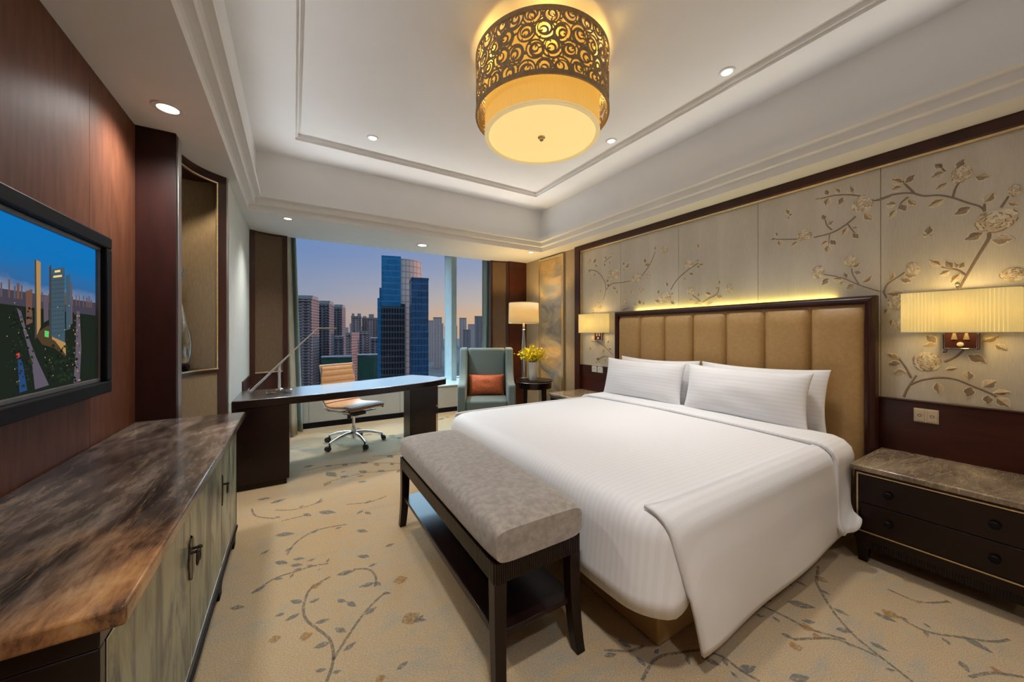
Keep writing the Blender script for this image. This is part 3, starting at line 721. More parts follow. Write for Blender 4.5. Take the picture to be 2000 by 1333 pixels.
mb.add(sum(rings, []), [(k*n+i, k*n+i+1, (k+1)*n+i+1, (k+1)*n+i) for k in range(len(rings)-1) for i in range(n-1)])
def flap(i, j, near=True):
    """side flap: i along the bed, j from the top edge down to the hem"""
    xa = 1.165+.125*j+.02*j*j; xb = 2.80; x = xa+(xb-xa)*i
    zb = .085+.055*i; arcl = j
    if j < .25:
        a = j/.25*PI/2; y = .905-.095*math.sin(a); z = .520+.098*math.cos(a)
    else:
        f = (j-.25)/.75; y = .810-.012*math.sin(f*PI)-.028*f+.006*math.sin(x*7+2)*f; z = .520+(zb-.520)*f
    curl = max(0, 1-i*9); y += curl*curl*.022*(1-j*.4)*(1 if j < .6 else .6)
    if not near: y = 2*1.8635-y
    return (x, y, z)
mb.grid(lambda i, j: flap(i, j), 40, 24)
g2 = MB(); g2.grid(lambda i, j: flap(i, j, False), 40, 24); mb.add(g2.v, [f[::-1] for f in g2.f])
cv_ = fin(mb, 'cover', 'linen', dv, smooth=0, solid=.014, soff=-1)
bm = bmesh.new(); bm.from_mesh(cv_.data); bmesh.ops.remove_doubles(bm, verts=bm.verts, dist=.002)
for f_ in bm.faces: f_.smooth = True
bm.to_mesh(cv_.data); bm.free()
def cuff(i, j):
    """i across the cuff (foot edge to head edge), j from near hem over the top to far hem"""
    Ls = .52; Lt = 2.02; tot = 2*Ls+Lt; s = j*tot
    def side(q):                                  # q = 0 at top edge .. 1 at hem
        if q < .22:
            a = q/.22*PI/2; return .895-.108*math.sin(a), .548+.094*math.cos(a)
        f = (q-.22)/.78; return .787-.014*f-.015*f*f, .548+(.125-.548)*f
    if s < Ls: q = 1-s/Ls; y, z = side(q)
    elif s > Ls+Lt: q = (s-Ls-Lt)/Ls; y, z = side(q); y = 2*1.8635-y
    else: q = 0; f = (s-Ls)/Lt; y = .895+(2*1.8635-2*.895)*f; z = .642+.014*math.sin(PI*f)
    xa, xb = 2.665, 2.955
    x = xa+(xb-xa)*i
    if s < Ls or s > Ls+Lt:
        x += -.065*q*(1-i)-.25*q*i; z += .135*i*q*q-.02*q*(1-abs(2*i-1))+.05*q*(1-i)
        y += (-.065*q**12*(.35+.65*i)+.012*math.sin(i*5.5+.8)*q) if s < Ls else 0
    z += .004*mnoise.noise(Vector((x*5, y*4, 1)))
    e = abs(2*i-1)
    if e > .85: z -= .008*(e-.85)/.15*(1-q)
    return (x, y, z)
mb = MB(); mb.grid(cuff, 16, 90); fin(mb, 'turned_back_cuff', 'linen', dv, smooth=70, solid=.022, soff=0)

def pillow(name, label, cy, W, Hh, T, xb, zb, tilt, seed, mat='linenz', cat='pillow', group='white pillows against the headboard', rotz=0, along='y', cx=None):
    mb = MB(); nu, nv = 34, 24; q = random.Random(seed); so = Vector((seed*3.1, seed*1.7, 0))
    def side(sg):
        def f(i, j):
            a, b = 2*i-1, 2*j-1
            a2, b2 = math.sin(a*PI/2), math.sin(b*PI/2)
            x = a2*W/2*(1-.055*(1-b2*b2)**1); y = b2*Hh/2*(1-.10*(1-a2*a2))
            t = T/2*(max(0, (1-abs(a2)**3.2))*max(0, (1-abs(b2)**2.6)))**.55
            t *= 1+.16*mnoise.noise(Vector((a*1.6, b*1.6, sg))+so)
            t += .004*mnoise.noise(Vector((a*3, b*3, sg*2))+so)*(1-a2*a2)*(1-b2*b2)*3
            return (x, y, sg*t)
        return f
    mb.grid(side(1), nu, nv); g = MB(); g.grid(side(-1), nu, nv); mb.add(g.v, [f_[::-1] for f_ in g.f])
    o = fin(mb, name, mat, smooth=75)
    bm = bmesh.new(); bm.from_mesh(o.data); bmesh.ops.remove_doubles(bm, verts=bm.verts, dist=.0008); bm.to_mesh(o.data); bm.free()
    return tag(o, label, cat, group)
def place_pillow(o, cy, Hh, xb, zb, tilt):
    """local x -> -y of the room, local y -> up, local z -> towards the foot; tilted back by `tilt`"""
    ct, st_ = math.cos(tilt), math.sin(tilt)
    up = Vector((st_, 0, ct)); ax = Vector((0, -1, 0)); nz = ax.cross(up)
    M = Matrix((ax, up, nz)).transposed().to_4x4()
    c = Vector((xb, cy, zb))+up*Hh/2
    M.translation = c; o.matrix_world = M
for lab, cy, W, xb, zb, tl, sd in (
        ('white pillow leaning in front, on the window side of the bed', 2.395, .93, 2.915, .628, .21, 1),
        ('large white pillow leaning in front, on the near side of the bed', 1.46, .90, 2.915, .628, .22, 2),
        ('white pillow mostly hidden behind the front one on the window side', 2.315, .90, 3.05, .578, .12, 3),
        ('white pillow standing behind the front one on the near side', 1.40, .90, 3.05, .578, .12, 4)):
    o = pillow('pillow', lab, cy, W, .41 if sd < 3 else .475, .17 if sd < 3 else .10, xb, zb, tl, sd); place_pillow(o, cy, .41 if sd < 3 else .475, xb, zb, tl)

# ================================================================== BENCH at the bed foot
bn = thing('upholstered_bench', 'dark wood bench with taupe velvet cushion and low shelf at the bed foot', 'bench', (.81, 1.78, 0))
bx0, bx1, by0, by1 = .605, 1.015, 1.115, 2.455
def cush(i, j):
    a, b = 2*i-1, 2*j-1
    return None
w = MB(); w.box(bx0-.004, bx1+.004, by0-.004, by1+.004, .475, .585)
def dome(i, j):
    a, b = 2*i-1, 2*j-1
    return (bx0+.012+i*(bx1-bx0-.024), by0+.012+j*(by1-by0-.024), .58+.035*((1-abs(a)**2.6)*(1-abs(b)**8))**.7)
w = MB()
def cushion(i, j):
    # closed loop in i around the width, j along the length
    a = 2*PI*i; ca, sa = math.cos(a), math.sin(a)
    b = 2*j-1; e = (1-abs(b)**14)
    sx = math.copysign(abs(ca)**.28, ca); sz = math.copysign(abs(sa)**.42, sa)
    hx = (bx1-bx0)/2+.006
    zc = .540; hz = .072 if sz > 0 else .066
    x = (bx0+bx1)/2+sx*hx*(.95+.05*e); z = zc+sz*hz*(.72+.28*e if sz > 0 else 1)+(.014*(1-sx*sx) if sz > 0 else 0)*e
    y = (by0+by1)/2+b*((by1-by0)/2+.006)
    return (x, y, z)
nu, nv = 56, 60
w.grid(cushion, nu, nv, wrap=True)
w.f.append(tuple(range(nu-1, -1, -1))); w.m.append(0); w.f.append(tuple((nv-1)*nu+i for i in range(nu))); w.m.append(0)
fin(w, 'seat_cushion', 'velvet', bn, smooth=55)
w = MB()
w.box(bx0+.006, bx1-.006, by0+.006, by1-.006, .398, .474)
kx = 42; ky = 130
for k in range(ky):
    y = by0+.012+(by1-by0-.024)*(k+.5)/ky
    for x in (bx0+.006, bx1-.006): w.box(x-.003, x+.003, y-.0032, y+.0032, .40, .472)
for k in range(kx):
    x = bx0+.012+(bx1-bx0-.024)*(k+.5)/kx
    for y in (by0+.006, by1-.006): w.box(x-.0032, x+.0032, y-.003, y+.003, .40, .472)
fin(w, 'reeded_apron', 'woodx', bn, smooth=0)
for sx in (0, 1):
    for sy in (0, 1):
        x = bx0+.03 if not sx else bx1-.03; y = by0+.03 if not sy else by1-.03
        dx = -1 if not sx else 1; dy = -1 if not sy else 1
        w = MB(); nn = 10; vs = []
        for k in range(nn):
            f = k/(nn-1); z = .40*(1-f); o_ = .030*f**2.6; h = .026-.005*f
            vs += [(x+dx*o_*.35+a*h, y+dy*o_+b*h, z) for a, b in ((-1, -1), (1, -1), (1, 1), (-1, 1))]
        fs = [(k*4+i, (k+1)*4+i, (k+1)*4+(i+1) % 4, k*4+(i+1) % 4) for k in range(nn-1) for i in range(4)]+[(0, 1, 2, 3), (nn*4-1, nn*4-2, nn*4-3, nn*4-4)]
        w.add(vs, fs); fin(w, 'leg', 'woodx', bn, bevel=.003, smooth=30)
w = MB(); w.box(bx0+.02, bx1-.02, by0+.02, by1-.02, .190, .210); fin(w, 'shelf', 'woodx', bn, bevel=.003)

# ================================================================== NIGHTSTANDS
def nightstand(label, cy):
    t = thing('nightstand', label, 'nightstand', (3.03, cy, 0), 0, 'nightstands either side of the bed')
    L = lambda mb, n_, m, p=t, **k: fin(mb, n_, m, p, **k)
    y0, y1 = cy-.325, cy+.325
    w = MB(); w.box(2.755, 3.292, y0+.01, y1-.01, .13, .518); L(w, 'body', 'woodx', bevel=.003)
    w = MB(); w.box(2.735, 3.294, y0-.004, y1+.004, .520, .552); L(w, 'marble_top', 'marblen', bevel=.007, seg=3)
    for z0, z1 in ((.192, .343), (.347, .498)):
        w = MB(); w.box(2.741, 2.757, y0+.042, y1-.042, z0, z1); d = L(w, 'drawer', 'woodx', bevel=.002)
        for k in (-1, 1):
            w = MB(); w.lathe([(.006, 0), (.007, .008), (.016, .013), (.018, .019), (.014, .025), (.0, .027)], (0, 0, 0), 18, M=Matrix.Translation((2.742, cy+k*.172, (z0+z1)/2)) @ Matrix.Rotation(-PI/2, 4, 'Y'), caps=False)
            L(w, 'knob', 'black', d)
    w = MB(); a, b, c, d_ = y0+.022, y1-.022, .178, .508
    for q in ((a, b, c, c+.007), (a, b, d_-.007, d_), (a, a+.007, c, d_), (b-.007, b, c, d_)): w.box(2.748, 2.7565, *q)
    L(w, 'inlay_trim', 'gold')
    w = MB(); w.box(2.768, 3.28, y0+.03, y1-.03, .085, .13)
    for k in range(62): 
        y = y0+.04+(.57)*(k+.5)/62; w.box(2.763, 2.769, y-.003, y+.003, .087, .145)
    L(w, 'reeded_apron', 'woodx', smooth=0)
    for x in (2.79, 3.25):
        for y in (y0+.042, y1-.042):
            w = MB(); vs = [(x+a*h, y+b*h, z) for z, h in ((0, .019), (.13, .029)) for a, b in ((-1, -1), (1, -1), (1, 1), (-1, 1))]
            w.add(vs, [(3, 2, 1, 0), (4, 5, 6, 7)]+[(i, (i+1) % 4, 4+(i+1) % 4, 4+i) for i in range(4)]); L(w, 'leg', 'woodx', bevel=.003)
    return t
ns = nightstand('dark wood nightstand with beige marble top, nearest the camera, beside the bed', .425)
n2 = copy_tree(ns); n2.location = (3.03, 3.295, 0); n2['label'] = 'dark wood nightstand with grey marble top on the far window side of the bed'

# ================================================================== WALL SCONCES
def sconce(label, cy):
    t = thing('wall_lamp', label, 'wall lamp', (XR-.01, cy, 1.2), 0, 'pleated wall lamps beside the headboard')
    w = MB(); w.box(XR-.032, XR-.0075, cy-.068, cy+.068, 1.205, 1.40); fin(w, 'backplate', 'wood', t, bevel=.006)
    w = MB()
    for a, b, c, d in ((-.066, .066, 1.207, 1.213), (-.066, -.058, 1.207, 1.40), (.058, .066, 1.207, 1.40)): w.box(XR-.036, XR-.030, cy+a, cy+b, c, d)
    fin(w, 'plate_border', 'chrome', t, bevel=.001)
    w = MB(); 
    for k in (-.022, .022): w = MB(); w.add([(XR-.037, cy+k-.012, 1.262), (XR-.037, cy+k+.012, 1.262), (XR-.037, cy+k+.005, 1.30), (XR-.037, cy+k-.005, 1.30), (XR-.030, cy+k-.012, 1.262), (XR-.030, cy+k+.012, 1.262), (XR-.030, cy+k+.005, 1.30), (XR-.030, cy+k-.005, 1.30)], [(3, 2, 1, 0), (0, 1, 5, 4), (1, 2, 6, 5), (2, 3, 7, 6), (3, 0, 4, 7)]); fin(w, 'gold_ornament', 'gold', t)
    w = MB(); w.lathe([(.013, 0), (.013, .006), (.006, .009)], (0, 0, 0), 18, M=Matrix.Translation((XR-.032, cy, 1.235)) @ Matrix.Rotation(-PI/2, 4, 'Y')); fin(w, 'switch_knob', 'cream', t)
    w = MB(); w.tube([(XR-.03, cy, 1.37), (XR-.09, cy, 1.37), (XR-.115, cy, 1.39), (XR-.115, cy, 1.57)], .006); w.tube([(XR-.03, cy, 1.555), (XR-.115, cy, 1.555)], .004)
    w.lathe([(.004, 1.565), (.010, 1.572), (.010, 1.58), (.004, 1.588), (.0, 1.592)], (XR-.115, cy, 0), 14, caps=False)
    fin(w, 'arm', 'gold', t)
    # rounded rectangular pleated shade
    w = MB(); pts = []
    hw, hd, rc = .212, .082, .05
    per = []
    for (sx, sy) in ((1, 1), (-1, 1), (-1, -1), (1, -1)):
        for k in range(9):
            a = PI/2*k/8+(0 if (sx, sy) == (1, 1) else PI/2 if (sx, sy) == (-1, 1) else PI if (sx, sy) == (-1, -1) else 1.5*PI)
            per.append(Vector((sx*(hd-rc)+rc*math.cos(a), sy*(hw-rc)+rc*math.sin(a))))
    L = [0]; 
    for k in range(len(per)): L.append(L[-1]+(per[(k+1) % len(per)]-per[k]).length)
    NP = 320; path = []
    for k in range(NP):
        s = L[-1]*k/NP; j = max(i for i in range(len(per)) if L[i] <= s+1e-9); f = (s-L[j])/max(1e-9, L[j+1]-L[j])
        a, b = per[j], per[(j+1) % len(per)]; p = a.lerp(b, f); t_ = (b-a).normalized() if (b-a).length > 1e-9 else Vector((1, 0)); nn = Vector((t_.y, -t_.x))
        path.append(p+nn*(.0013 if k % 4 < 2 else -.0013))
    xs_ = XR-.013-hd-.02
    vs = [(xs_+p.x, cy+p.y, z) for z in (1.305, 1.540) for p in path]
    w.add(vs, [(i, (i+1) % NP, NP+(i+1) % NP, NP+i) for i in range(NP)])
    s_ = fin(w, 'lamp_shade', 'shade_w', t, smooth=60, solid=.002)
    for z in (1.303, 1.539):
        w = MB(); w.tube([(xs_+per[k % len(per)].x, cy+per[k % len(per)].y, z) for k in range(len(per)+1)], .003, 6, caps=False)
        fin(w, 'shade_rim', 'cream', t)
    return t
sc1 = sconce('pleated ivory wall lamp over the nightstand nearest the camera', .422)
sc2 = copy_tree(sc1); sc2.location = (XR-.01, 3.298, 1.2); sc2['label'] = 'pleated ivory wall lamp at the far window end of the headboard'

# switch plates and sockets
def plate(label, y0, y1, z0, z1, n, mat, x=XR-.012, name='switch_plate', holes=False):
    t = thing(name, label, 'switch', (x, (y0+y1)/2, z0))
    w = MB(); w.box(x-.008, x+.001, y0, y1, z0, z1); fin(w, 'plate', mat, t, bevel=.0025)
    for k in range(n):
        a = y0+(y1-y0)*(k+.08)/n; b = y0+(y1-y0)*(k+.92)/n
        w = MB(); w.box(x-.0105, x-.006, a+.001, b-.001, z0+.008, z1-.008); r = fin(w, 'rocker', mat, t, bevel=.0015)
        w = MB(); cyy, czz = (a+b)/2, (z0+z1)/2
        if holes: w.box(x-.0112, x-.010, cyy-.004, cyy+.004, czz-.012, czz+.008)
        else:
            w.lathe([(.009, 0), (.009, .0006), (.007, .0006), (.007, 0)], (0, 0, 0), 16, M=Matrix.Translation((x-.0105, cyy, czz)) @ Matrix.Rotation(-PI/2, 4, 'Y'), caps=False)
        fin(w, 'mark', 'black' if holes else 'bronze', r)
    return t
plate('cream double switch plate on the wainscot above the near nightstand', .505, .607, .752, .836, 2, 'cream')
plate('pale switch plate farther from the bed, under the far wall lamp', 3.335, 3.425, .80, .885, 1, 'white')
plate('pale switch plate closer to the bed, under the far wall lamp', 3.235, 3.325, .80, .885, 1, 'white')
plate('white socket cover on the silk just below the far wall lamp', 3.22, 3.315, 1.195, 1.285, 1, 'white', XP, 'wall_socket', True)

# ================================================================== TELEVISION
tv = thing('television', 'wall-mounted flat television showing a city at dusk', 'television', (XT, 1.66, 1.04))
XS = XT+.045
def picture_frame(mb, y0, y1, z0, z1, b, xa, xb):
    mb.box(xa, xb, y0, y1, z1-b, z1); mb.box(xa, xb, y0, y1, z0, z0+b); mb.box(xa, xb, y0, y0+b, z0+b, z1-b); mb.box(xa, xb, y1-b, y1, z0+b, z1-b)
w = MB(); picture_frame(w, 1.02, 2.300, 1.038, 1.722, .052, XT+.006, XT+.075); fin(w, 'outer_frame', 'black', tv, bevel=.006)
w = MB(); picture_frame(w, 1.072, 2.248, 1.09, 1.67, .016, XT+.006, XT+.056); fin(w, 'bezel', 'screenedge', tv, bevel=.002)
w = MB()                                                                      # the picture on the screen
SY0, SY1, SZ0, SZ1 = 1.088, 2.232, 1.106, 1.654
w.box(XT+.006, XS, SY0, SY1, SZ0, SZ1, 0)
layer = [0]
def scr(px, m):
    layer[0] += 1; X = XS+.0002+.00006*layer[0]
    pts = []
    for p in px:
        q = onx(p[0]/2.9, 370+p[1]/2.9, XS) if len(p) == 2 else (0, p[1], p[2])
        pts.append((X, min(max(q[1], SY0), SY1), min(max(q[2], SZ0), SZ1)))
    n_ = Vector(pts[1])-Vector(pts[0]); 
    w.add(pts, [tuple(range(len(pts)))], m)
hz = onx(0, 575, XS)[2]
hz = onx(80, 578, XS)[2]
w_hz = hz
scr([(0, SY0, hz), (0, SY1, hz), (0, SY1, SZ0), (0, SY0, SZ0)], 1)
scr([(0, SY0, hz-.03), (0, SY1, hz-.05), (0, SY1, hz+.004), (0, SY0, hz+.004)], 2)
q = random.Random(3)
for k in range(44):
    y = SY0+(SY1-SY0)*(k+q.random())/44; h_ = q.uniform(.006, .035)*(1.5 if k % 7 == 0 else 1); b = q.uniform(.007, .014)
    scr([(0, y, hz-.02), (0, y+b, hz-.02), (0, y+b, hz+h_), (0, y, hz+h_)], 3+k % 2)
scr([(85, 670), (110, 690), (150, 830), (200, 960), (270, 1110), (190, 1135), (175, 1000), (140, 860), (112, 760)], 5)
scr([(137, 575), (172, 570), (176, 755), (140, 770)], 3)
scr([(237, 605), (265, 600), (268, 740), (240, 755)], 4)
scr([(190, 820), (265, 770), (360, 880), (365, 950), (300, 900), (230, 880)], 6)
scr([(187, 395), (222, 412), (222, 780), (190, 850)], 7)
scr([(187, 395), (196, 400), (200, 840), (190, 850)], 8)
scr([(270, 440), (282, 425), (282, 830), (270, 800)], 8)
scr([(282, 455), (358, 440), (360, 870), (282, 835)], 9)
for k in range(7):
    u0 = 284+k*10.5; scr([(u0, 480), (u0+1.6, 480), (u0+1.6, 850), (u0, 835)], 8)
for k in range(14):
    v0 = 490+k*25; scr([(282, v0), (359, v0-6), (359, v0-3), (282, v0+3)], 8)
scr([(290, 490), (340, 484), (340, 495), (290, 501)], 10)
scr([(298, 460), (330, 455), (330, 468), (298, 472)], 10)
scr([(362, 490), (385, 480), (388, 790), (364, 800)], 9)
scr([(386, 520), (398, 530), (400, 760), (388, 770)], 4)
scr([(282, 835), (360, 870), (362, 940), (300, 860), (282, 850)], 7)
scr([(422, 690), (440, 690), (450, 900), (440, 1090), (405, 1100), (418, 900)], 5)
for k in range(30):
    u0, v0 = 410+k % 3*12, 700+k*13; scr([(u0, v0), (u0+7, v0), (u0+7, v0+9), (u0, v0+9)], (3, 7, 8, 4)[k % 4])
scr([(235, 800), (260, 805), (258, 840), (235, 835)], 11)
scr([(70, 935), (90, 925), (92, 950), (75, 960)], 12)
scr([(80, 965), (105, 965), (135, 1140), (90, 1155)], 13)
q = random.Random(5)
for k in range(60):
    u0, v0 = q.uniform(5, 430), q.uniform(640, 1100); scr([(u0, v0), (u0+3, v0-1), (u0+3, v0+4), (u0, v0+5)], q.choice((10, 10, 2, 5)))
for k in range(170):
    u0, v0 = (q.uniform(0, 130), q.uniform(660, 1130)) if k % 2 else (q.uniform(215, 400), q.uniform(880, 1090)); a = q.uniform(6, 14); scr([(u0, v0), (u0+a, v0-a*.5), (u0+a*1.6, v0+a*.6), (u0+a*.4, v0+a)], q.choice((14, 15)))
def em(n_, c, s=1):
    m = glow(n_, c, s, (.004, .004, .004), rough=.35); m.node_tree.nodes['Principled BSDF'].inputs['Specular IOR Level'].default_value = .0; return m
def skym():
    m, nt, p, out = newmat('screen_dusk_sky'); setc(nt, p, (.004, .004, .004)); setp(p, rough=.35, emis=1, spec=.0)
    tc = N(nt, 'ShaderNodeTexCoord'); sp = N(nt, 'ShaderNodeSeparateXYZ'); nt.links.new(tc.outputs['Object'], sp.inputs[0])
    f = math_(nt, 'MULTIPLY_ADD', sp.outputs['Z'], 1/.26, -(w_hz-1.04)/.26)
    cl = noise(nt, coords(nt, (1, 1, 3)), 6, 4)
    c = ramp(nt, math_(nt, 'ADD', f, math_(nt, 'MULTIPLY_ADD', cl, .3, -.15)), [(.0, (.20, .24, .34)), (.16, (.03, .13, .32)), (.5, (.006, .16, .45)), (1, (.003, .17, .50))])
    setc(nt, p, c, 'Emission Color'); return m
scrm = [skym(), em('screen_dark_park', (.012, .018, .012)), em('screen_haze', (.055, .05, .07)), em('screen_brick_tower', (.15, .075, .055)), em('screen_grey_tower', (.11, .085, .11)), em('screen_road', (.11, .09, .12)), em('screen_podium', (.075, .045, .022)),
        em('screen_lit_tower', (.42, .24, .085)), em('screen_shaded_tower', (.045, .05, .055)), em('screen_glass_tower', (.05, .095, .13)), em('screen_lights', (.9, .62, .22)), em('screen_green_light', (.12, .55, .14)), em('screen_red', (.5, .06, .05)), em('screen_blue_court', (.02, .06, .17)),
        em('screen_tree', (.020, .032, .016)), em('screen_tree_dark', (.008, .012, .008))]
fin(w, 'screen', scrm, tv, smooth=0)

# ================================================================== MEDIA CABINET
cb = thing('media_cabinet', 'long cabinet with brown marble top and misty grey-green doors under the television', 'cabinet', (-.53, 1.89, 0))
w = MB(); w.box(-.760, -.262, .925, 2.808, .766, .803); fin(w, 'marble_top', 'marble', cb, bevel=.006, seg=3)
w = MB(); w.box(-.757, -.305, .955, 2.80, .72, .757); w.box(-.757, -.318, .955, 2.80, .757, .766); w.box(-.757, -.305, .955, 2.80, .105, .14); w.box(-.757, -.335, .98, 2.775, .141, .719)
for a, b in ((.955, .98), (2.775, 2.80)): w.box(-.757, -.305, a, b, .1405, .7195)
fin(w, 'body', 'woodx', cb, bevel=.003)
ed = [.984, 1.640, 2.262, 2.771]
for k in range(3):
    a, b = ed[k]+.0015, ed[k+1]-.0015
    w = MB(); w.box(-.332, -.307, a, b, .144, .716); d = fin(w, 'door', 'lacquer', cb, bevel=.002)
    w = MB()
    picture = []
    picture_frame(w, a, b, .144, .716, .004, -.308, -.3055); fin(w, 'door_edge', 'silver', d)
    # escutcheon half plate + ring pull
    for yy, sg in (((b-.0, -1),) if k == 0 else ((a, 1),)):
        w = MB(); n_ = 14; o_ = []
        for j in range(n_+1):
            th = -PI/2+PI*j/n_; o_.append((.036*abs(math.cos(th))**.7*(1+.10*math.cos(6*th)), .072*math.sin(th)))
        pts = [(0, -.078)]+o_+[(0, .078)]
        vs = [(-.307, yy+sg*p[0]+sg*.001, .52+p[1]) for p in pts]+[(-.302, yy+sg*(p[0]*.94)+sg*.001, .52+p[1]*.96) for p in pts]; L = len(pts)
        fs = [tuple(range(L, 2*L)) if sg > 0 else tuple(range(2*L-1, L-1, -1))]+[(i, (i+1) % L, L+(i+1) % L, L+i) for i in range(L)]
        w.add(vs, fs); e = fin(w, 'handle', 'bronze', d, smooth=40)
        w = MB(); w.tube([(-.302, yy+sg*.014, .545), (-.286, yy+sg*.014, .545)], .005); w.ball((-.284, yy+sg*.014, .545), .008)
        w.tube([(-.285, yy+sg*.014+.011*math.sin(2*PI*j/16), .522+.023*math.cos(2*PI*j/16)) for j in range(17)], .0032, 8, caps=False)
        fin(w, 'ring_pull', 'bronze', d)
w = MB(); w.box(-.757, -.300, .95, 2.803, .085, .105); w.box(-.757, -.310, .955, 2.80, .07, .085)
fin(w, 'plinth', 'black', cb, bevel=.004)
for y in (.99, 1.62, 2.25, 2.76):
    w = MB(); pts = [(-.06, .07), (.06, .07), (.05, .055), (.034, .04), (.03, 0), (-.03, 0), (-.034, .04), (-.05, .055)]
    w.prism(pts, 0, .44, M=Matrix(((0, 0, 1, -.748), (1, 0, 0, y-.02 if y > 2.7 else y), (0, 1, 0, 0), (0, 0, 0, 1)))); fin(w, 'foot', 'black', cb, bevel=.003)

# ================================================================== NICHE SCULPTURE
g = thing('glass_vase', 'tall clear teardrop glass vase on a dark stand in the niche', 'vase', (-.67, 3.24, NZ0))
w = MB(); w.box(-.72, -.617, 3.19, 3.29, NZ0+.012, NZ0+.045)
for a in (-.705, -.632):
    for b in (3.205, 3.275): w.box(a-.008, a+.008, b-.008, b+.008, NZ0, NZ0+.014)
fin(w, 'stand', 'black', g, bevel=.004)
w = MB(); w.lathe([(.045, .045), (.060, .07), (.070, .12), (.073, .18), (.066, .25), (.052, .32), (.036, .40), (.022, .47), (.014, .53), (.012, .57), (.020, .62), (.036, .67), (.042, .69), (.036, .688), (.016, .62), (.008, .57), (.010, .53), (.030, .40), (.058, .25), (.064, .18), (.055, .09), (.030, .06)],
                  (-.67, 3.24, NZ0), 40, caps=False); fin(w, 'glass_body', 'frost', g, smooth=60)

# ================================================================== DESK
dk = thing('writing_desk', 'long dark glossy writing desk in front of the window', 'desk', (.4, 4.0, 0))
MT['desktop'] = flat('polished_dark_desktop', (.020, .008, .006), (.014, .006, .005), 9, (1, .2, 1), rough=.25, coat=1.0, coatr=.26, spec=.8)
MT['desktop'].node_tree.nodes['Principled BSDF'].inputs['Coat IOR'].default_value = 2.1
front = cat([(-.428, 3.625), (.0, 3.645), (.53, 3.715), (1.0, 3.835), (1.31, 3.945), (1.56, 4.09)], 5)
rightc = cat([(1.56, 4.09), (1.555, 4.28), (1.48, 4.50), (1.33, 4.725)], 4)
backc = cat([(1.33, 4.725), (.63, 4.44), (.118, 4.30), (-.428, 4.235)], 4)
poly = [tuple(p) for p in front[:-1]+rightc[:-1]+backc]
w = MB(); w.prism(poly, .685, .75, 1); w.m[1] = 0; fin(w, 'desk_top', ['desktop', 'woodx'], dk, bevel=.006, seg=2, smooth=30)
w = MB(); w.box(-.425, -.035, 3.645, 4.20, .05, .687); w.box(-.415, -.055, 3.66, 4.18, 0, .05); fin(w, 'drawer_pedestal', 'woodx', dk, bevel=.004)
a = R(7); M = Matrix.Translation((1.17, 4.24, 0)) @ Matrix.Rotation(a, 4, 'Z')
w = MB(); w.box(0, .36, 0, .20, 0, .686, M=M); fin(w, 'end_support', 'woodx', dk, bevel=.004)
w = MB(); w.box(.335, .352, -.003, .002, .02, .30, M=M); w.lathe([(.006, 0), (.008, .01), (0, .016)], (0, 0, 0), 12, M=M @ Matrix.Translation((.34, 0, .40)) @ Matrix.Rotation(PI/2, 4, 'X'), caps=False)
fin(w, 'metal_inlay', 'gold', dk)

# desk lamp
dl = thing('desk_lamp', 'slim chrome balance-arm desk lamp on the desk', 'desk lamp', (-.115, 3.92, .75))
w = MB(); w.box(-.215, -.015, 3.86, 3.98, .752, .785); fin(w, 'crystal_base', 'glass', dl, bevel=.004)
w = MB(); w.lathe([(.03, .785), (.03, .79), (.012, .795), (.010, .90), (.013, .95), (.008, 1.0), (.012, 1.012), (.006, 1.025)], (-.115, 3.92, 0), 20); w.lathe([(.045, .7505), (.045, .754)], (-.115, 3.92, 0), 20); fin(w, 'post', 'chrome', dl)
w = MB(); w.tube([(-.33, 3.908, .782), (.18, 3.908, 1.335)], [.011, .004]); w.tube([(-.27, 3.932, .850), (.18, 3.932, 1.335)], [.006, .003]); fin(w, 'arm', 'chrome', dl)
w = MB(); w.tube([(.17, 3.92, 1.33), (.21, 3.92, 1.345)], .006); w.box(.20, .36, 3.90, 3.94, 1.340, 1.352, M=None); fin(w, 'lamp_head', flat('smoky_green_acrylic', (.22, .22, .12), None, 20, rough=.2), dl, bevel=.004)

# ================================================================== OFFICE CHAIR
oc = thing('office_chair', 'camel leather swivel office chair with chrome base behind the desk', 'chair', (.60, 4.585, 0), R(29))
F = lambda mb, n_, m, p=oc, **k: fin(mb, n_, m, p, world=False, **k)
for k in range(5):
    a = R(-148+72*k-29); c, s = math.cos(a), math.sin(a)
    w = MB(); P = [(c*r_, s*r_, z) for r_, z in ((.03, .125), (.10, .128), (.19, .115), (.27, .092), (.315, .078))]; w.tube(P, [.020, .018, .016, .013, .012], 10); F(w, 'base_arm', 'chrome')
    w = MB(); w.tube([(c*.315, s*.315, .085), (c*.315, s*.315, .05)], .008)
    ax = Vector((-s, c, 0))
    for sg in (-1, 1):
        p = Vector((c*.335, s*.335, .027))+ax*sg*.014; w.tube([p-ax*.009, p+ax*.009], .027, 18)
    w.box(-.018, .018, -.010, .010, .045, .058, M=Matrix.Translation((c*.322, s*.322, 0)) @ Matrix.Rotation(a, 4, 'Z'))
    F(w, 'caster', 'rubber')
w = MB(); w.tube([(0, 0, .06), (0, 0, .20)], .027, 20); w.tube([(0, 0, .20), (0, 0, .36)], .017, 20); F(w, 'gas_lift', 'chrome')
w = MB(); w.box(-.08, .08, -.12, .10, .345, .385); w.tube([(.06, -.06, .362), (.21, -.07, .368)], .006); w.lathe([(.022, 0), (.022, .05)], (0, .08, .28), 16); w.box(.19, .25, -.09, -.05, .362, .372); F(w, 'tilt_mechanism', 'rubber', bevel=.004)
w = MB(); 
for sg in (-1, 1): w.tube([(sg*.225, -.235, .420), (sg*.228, -.1, .415), (sg*.228, .12, .412), (sg*.225, .205, .43), (sg*.22, .255, .50), (sg*.215, .285, .65), (sg*.21, .30, .90)], .011, 8)
